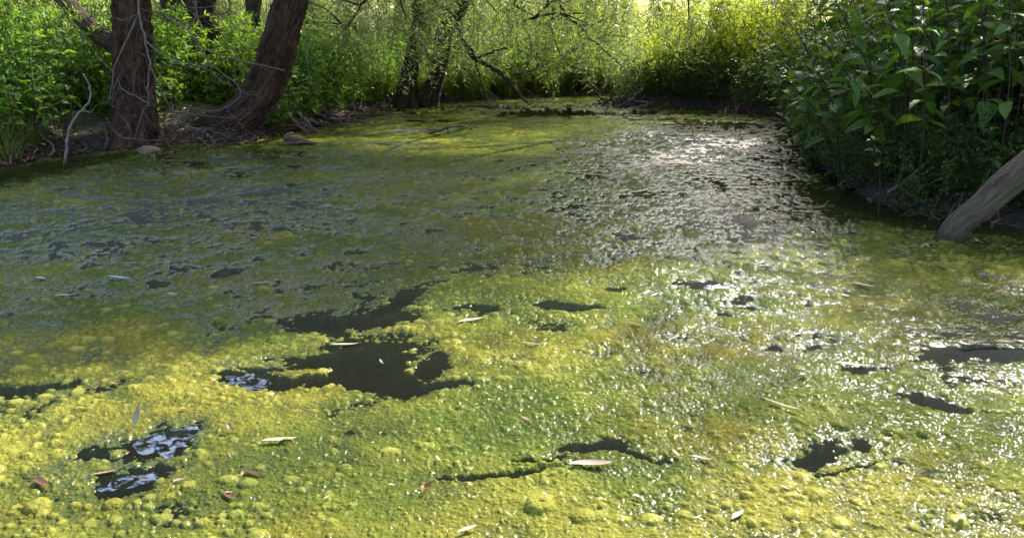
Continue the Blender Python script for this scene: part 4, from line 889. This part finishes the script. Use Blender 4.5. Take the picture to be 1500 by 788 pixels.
# ------------------------------------------------------------------ floating leaves
def flat_mat(name, c, r=.5, v=.3):
    m, nt, out = newmat(name); b = NB(nt); tc = b.n('ShaderNodeTexCoord').outputs['Object']; s = b.n('ShaderNodeSeparateXYZ', i_0=tc)
    mid = b.mr(b.math('ABSOLUTE', s.outputs[0]), 0, .012, 1, 0); cc = b.mix(b.mr(b.noise(tc, 8, 4), .4, .7, 0, v), C(*c), C(c[0] * .45, c[1] * .4, c[2] * .35))
    cc = b.mix(b.math('MULTIPLY', mid, .4), cc, C(min(c[0] * 1.5, .8), min(c[1] * 1.4, .7), min(c[2] * 1.3, .6)))
    p = b.n('ShaderNodeBsdfPrincipled', i_Base_Color=cc, i_Roughness=r); nt.links.new(p.outputs[0], out.inputs[0]); return m
FM = {'pale': flat_mat('pale_leaf', (.34, .29, .19)), 'cream': flat_mat('cream_leaf', (.42, .37, .24)), 'pink': flat_mat('pinkish_leaf', (.26, .17, .13)), 'red': flat_mat('red_brown_leaf', (.10, .035, .022)), 'tan': flat_mat('tan_leaf', (.28, .19, .08)),
      'grey': flat_mat('grey_leaf', (.30, .33, .31), .3), 'dark': flat_mat('dark_leaf', (.06, .03, .02)), 'orange': flat_mat('orange_leaf', (.26, .08, .02)), 'green': flat_mat('green_leaf', (.22, .34, .04))}
def float_leaf(px_, py_, Lm, wf, rot, mat, label, tilt=0.0, curl=.15, name='fallen_leaf', group=None):
    n = 9; V = []; ys = np.linspace(-.5, .5, n)
    for k in range(n):
        w_ = wf * .5 * math.sin(math.pi * min(max((k + .15) / (n - 1 + .3), 0), 1)) ** .8; z = curl * (ys[k] ** 2) * 1.2; bx = .10 * math.sin(ys[k] * 3.0)
        V += [(bx - w_, ys[k], z + w_ * .5), (bx, ys[k], z), (bx + w_, ys[k], z + w_ * .5)]
    V += [(bx - .006, .62, z + .02), (bx + .006, .62, z + .02)]
    Q = [q for k in range(n - 1) for q in ((k * 3, k * 3 + 1, k * 3 + 4, k * 3 + 3), (k * 3 + 1, k * 3 + 2, k * 3 + 5, k * 3 + 4))] + [((n - 1) * 3 + 1, (n - 1) * 3 + 1 + 1, len(V) - 1, len(V) - 2)]
    a = at(px_, py_); z = surf(a[0], a[1]); o = link(name, mesh_np(name, V, Q, [FM[mat]]), None, (a[0], a[1], z + .006 + (Lm * .5 * abs(math.sin(tilt)))))
    o.scale = (Lm,) * 3; o.rotation_euler = Euler((tilt, 0, R(rot)), 'XYZ'); tag(o, label, 'leaf', group); return o
# rot: 90 = lies across the picture, 0 = points away
for a in [(203, 628, .060, .32, 10, 'cream', 'pale yellow leaf standing on edge above the left dark pool', 1.25, .3), (61, 712, .060, .35, 78, 'red', 'dark red leaf floating at the lower left corner'), (410, 651, .095, .20, -68, 'cream', 'slender cream leaf on the algae below the open pool'),
          (690, 473, .11, .22, -50, 'pale', 'slender pale leaf right of the open pool'), (865, 687, .115, .25, -74, 'pink', 'long pinkish-brown leaf beside the dark crack in the algae'), (1080, 760, .05, .30, -35, 'pale', 'small pale leaf near the lower edge right of centre'),
          (685, 783, .05, .25, -45, 'pale', 'pale leaf cut by the lower edge of the view'), (1145, 601, .12, .10, 62, 'tan', 'thin tan willow leaf on the algae right of centre'), (1028, 677, .055, .28, 80, 'pink', 'short pinkish leaf half sunk in the algae'), (505, 507, .10, .16, -72, 'cream', 'thin pale leaf on the algae bridge of the open pool'),
          (480, 305, .08, .35, -80, 'grey', 'bluish-white leaf floating alone in the shaded middle'), (153, 695, .06, .14, -55, 'tan', 'narrow tan leaf over the lower left pool'), (337, 637, .035, .45, 60, 'red', 'small curled red-brown leaf right of the left pool', .4, .5), (372, 696, .085, .14, -88, 'dark', 'thin dark leaf low in the left half'),
          (335, 729, .05, .3, 60, 'red', 'tattered red-brown leaf below the left pools'), (626, 722, .03, .5, -40, 'orange', 'tiny orange leaf scrap in the lower middle', .5, .5), (780, 508, .085, .14, 88, 'tan', 'faded reddish leaf on the bright algae middle'), (330, 577, .045, .12, -35, 'tan', 'little tan blade left of the small pool'),
          (1265, 422, .09, .22, 60, 'cream', 'pale leaf on the glittering algae right side'), (990, 380, .05, .3, 90, 'red', 'dull red leaf on the shaded right middle'), (60, 418 - 8, .07, .3, 80, 'grey', 'grey leaf on the shaded algae far left'), (175, 410, .13, .16, 86, 'grey', 'long silvery leaf left of the dark gap in the shade'),
          (1205, 362, .08, .25, 75, 'cream', 'pale leaf between the log and the bright glare'), (760, 538, .04, .2, 50, 'pink', 'small pink scrap on the bright algae'), (642, 700 - 20, .03, .3, 40, 'pale', 'tiny pale scrap above the orange one'), (770, 618, .035, .3, 60, 'pink', 'little pink leaf among the bubbles in lower centre'),
          (383, 418, .09, .2, -60, 'tan', 'yellowish leaf on the green shaded mat'), (95, 437, .08, .2, -70, 'pale', 'faint pale leaf on the dark mat at left'), (850, 330, .07, .25, 80, 'dark', 'dark leaf speck in the shaded centre'), (1250, 538, .10, .2, 86, 'dark', 'dark leaf lying in the slit of water at right'), (655, 455, .05, .25, 70, 'dark', 'small dark leaf right of the upper pool'),
          (560, 262, .09, .2, 80, 'pale', 'pale leaf afloat in the far shaded algae'), (880, 268, .10, .2, 88, 'dark', 'dark leaf on a sunny strip of far algae'), (930, 500 - 20, .06, .2, 70, 'tan', 'tan leaf right of the sunlit mat'), (600, 232, .10, .22, 70, 'pale', 'light leaf near the arching mid-pond branch')]:
    float_leaf(*a)
g = random.Random(99)
for k in range(70):
    a, c = g.uniform(20, 1480), g.uniform(225, 780); q = at(a, c); far_ = q[1] > 3
    float_leaf(a, c, g.uniform(.012, .03) * (1.9 if far_ else 1), g.uniform(.25, .6), g.uniform(0, 180), g.choice(['dark', 'tan', 'dark', 'dark', 'pink', 'tan']), 'scrap of dead leaf scattered on the algae', g.uniform(0, .4), .3, 'leaf_scrap', 'leaf scraps on the algae')
# dry sprig over the slit of open water at the right
sg = at(1440, 512); so = empty('dry_sprig', (sg[0], sg[1], surf(sg[0], sg[1]) + .01)); tag(so, 'dry sprig of curled pale leaves with one green leaf above the right slit of water', 'sprig')
link('twig', tubes_mesh('twig', [twig([(-.07, 0, .0), (.0, .0, .02), (.10, .01, .012), (.20, .0, .0)], .003, .0015, 14, 5)], M['dead']), so)
for k, (x, rz, mt, s) in enumerate([(-.06, 70, 'pale', .06), (-.02, -60, 'pink', .07), (.03, 110, 'pale', .065), (.06, -75, 'pale', .075), (.10, -100, 'pink', .07), (.0, -95, 'green', .05), (.14, -80, 'pale', .06)]):
    o = float_leaf(1440, 512, s, .28, rz, mt, None, .35 * (k % 3 - .6), .5, 'leaf'); o.parent = so; o.location = (x, -.006 + .006 * k, .012)
    del o['category']

# ------------------------------------------------------------------ wrinkled films on the open pools
m, nt, out = newmat('pond_film'); b = NB(nt); P = b.pos()
hgt = b.math('ADD', b.noise(P, 14, 3, .5, 1.0), b.math('MULTIPLY', b.noise(P, 90, 3), .2)); nb = b.bump(hgt, .25, .03)
gl = b.n('ShaderNodeBsdfGlossy', i_Roughness=.02, i_Normal=nb, i_Color=C(.9, .9, .95)); tr = b.n('ShaderNodeBsdfTransparent')
fac = b.mr(b.noise(P, 30, 4, .6, 1.0), .47, .60, .0, .45)
mx = b.n('ShaderNodeMixShader', i_0=fac, i_1=tr.outputs[0], i_2=gl.outputs[0]); nt.links.new(mx.outputs[0], out.inputs[0])
for k, (px_, py_, rx, ry, rot, lab) in enumerate([(243, 650, 40, 17, -15, 'silvery wrinkled film on the upper half of the left pool'), (195, 706, 48, 8, -14, 'silvery wrinkled film on the lower left pool'), (365, 563, 38, 12, 8, 'wrinkled silvery film at the left end of the main open pool'), (1085, 425, 45, 10, 0, 'thin shiny film in the glare at right of the middle')]):
    g = np.random.default_rng(k); n = 30; th = np.linspace(0, 2 * np.pi, n, endpoint=False); o0 = at(px_, py_); rr = 1 + (vn(np.cos(th) * 2 + 5 * k, np.sin(th) * 2, k) - .5) * .9
    V = [(0, 0, .0)]; cr_, sr_ = math.cos(R(rot)), math.sin(R(rot))
    for ring in (.5, 1.0):
        for t_, q in zip(th, rr):
            u, v = math.cos(t_) * rx * q * ring, math.sin(t_) * ry * q * ring
            w_ = at(px_ + u * cr_ - v * sr_, py_ + u * sr_ + v * cr_); V.append((w_[0] - o0[0], w_[1] - o0[1], .0015 * math.sin(t_ * 7) * ring))
    Fc = [(0, 1 + i, 1 + (i + 1) % n) for i in range(n)] + [q for i in range(n) for q in ((1 + i, 1 + n + i, 1 + n + (i + 1) % n), (1 + i, 1 + n + (i + 1) % n, 1 + (i + 1) % n))]
    o = link('surface_film', mesh_np('surface_film', V, Fc, [m]), None, (o0[0], o0[1], .0035)); tag(o, lab, 'film')
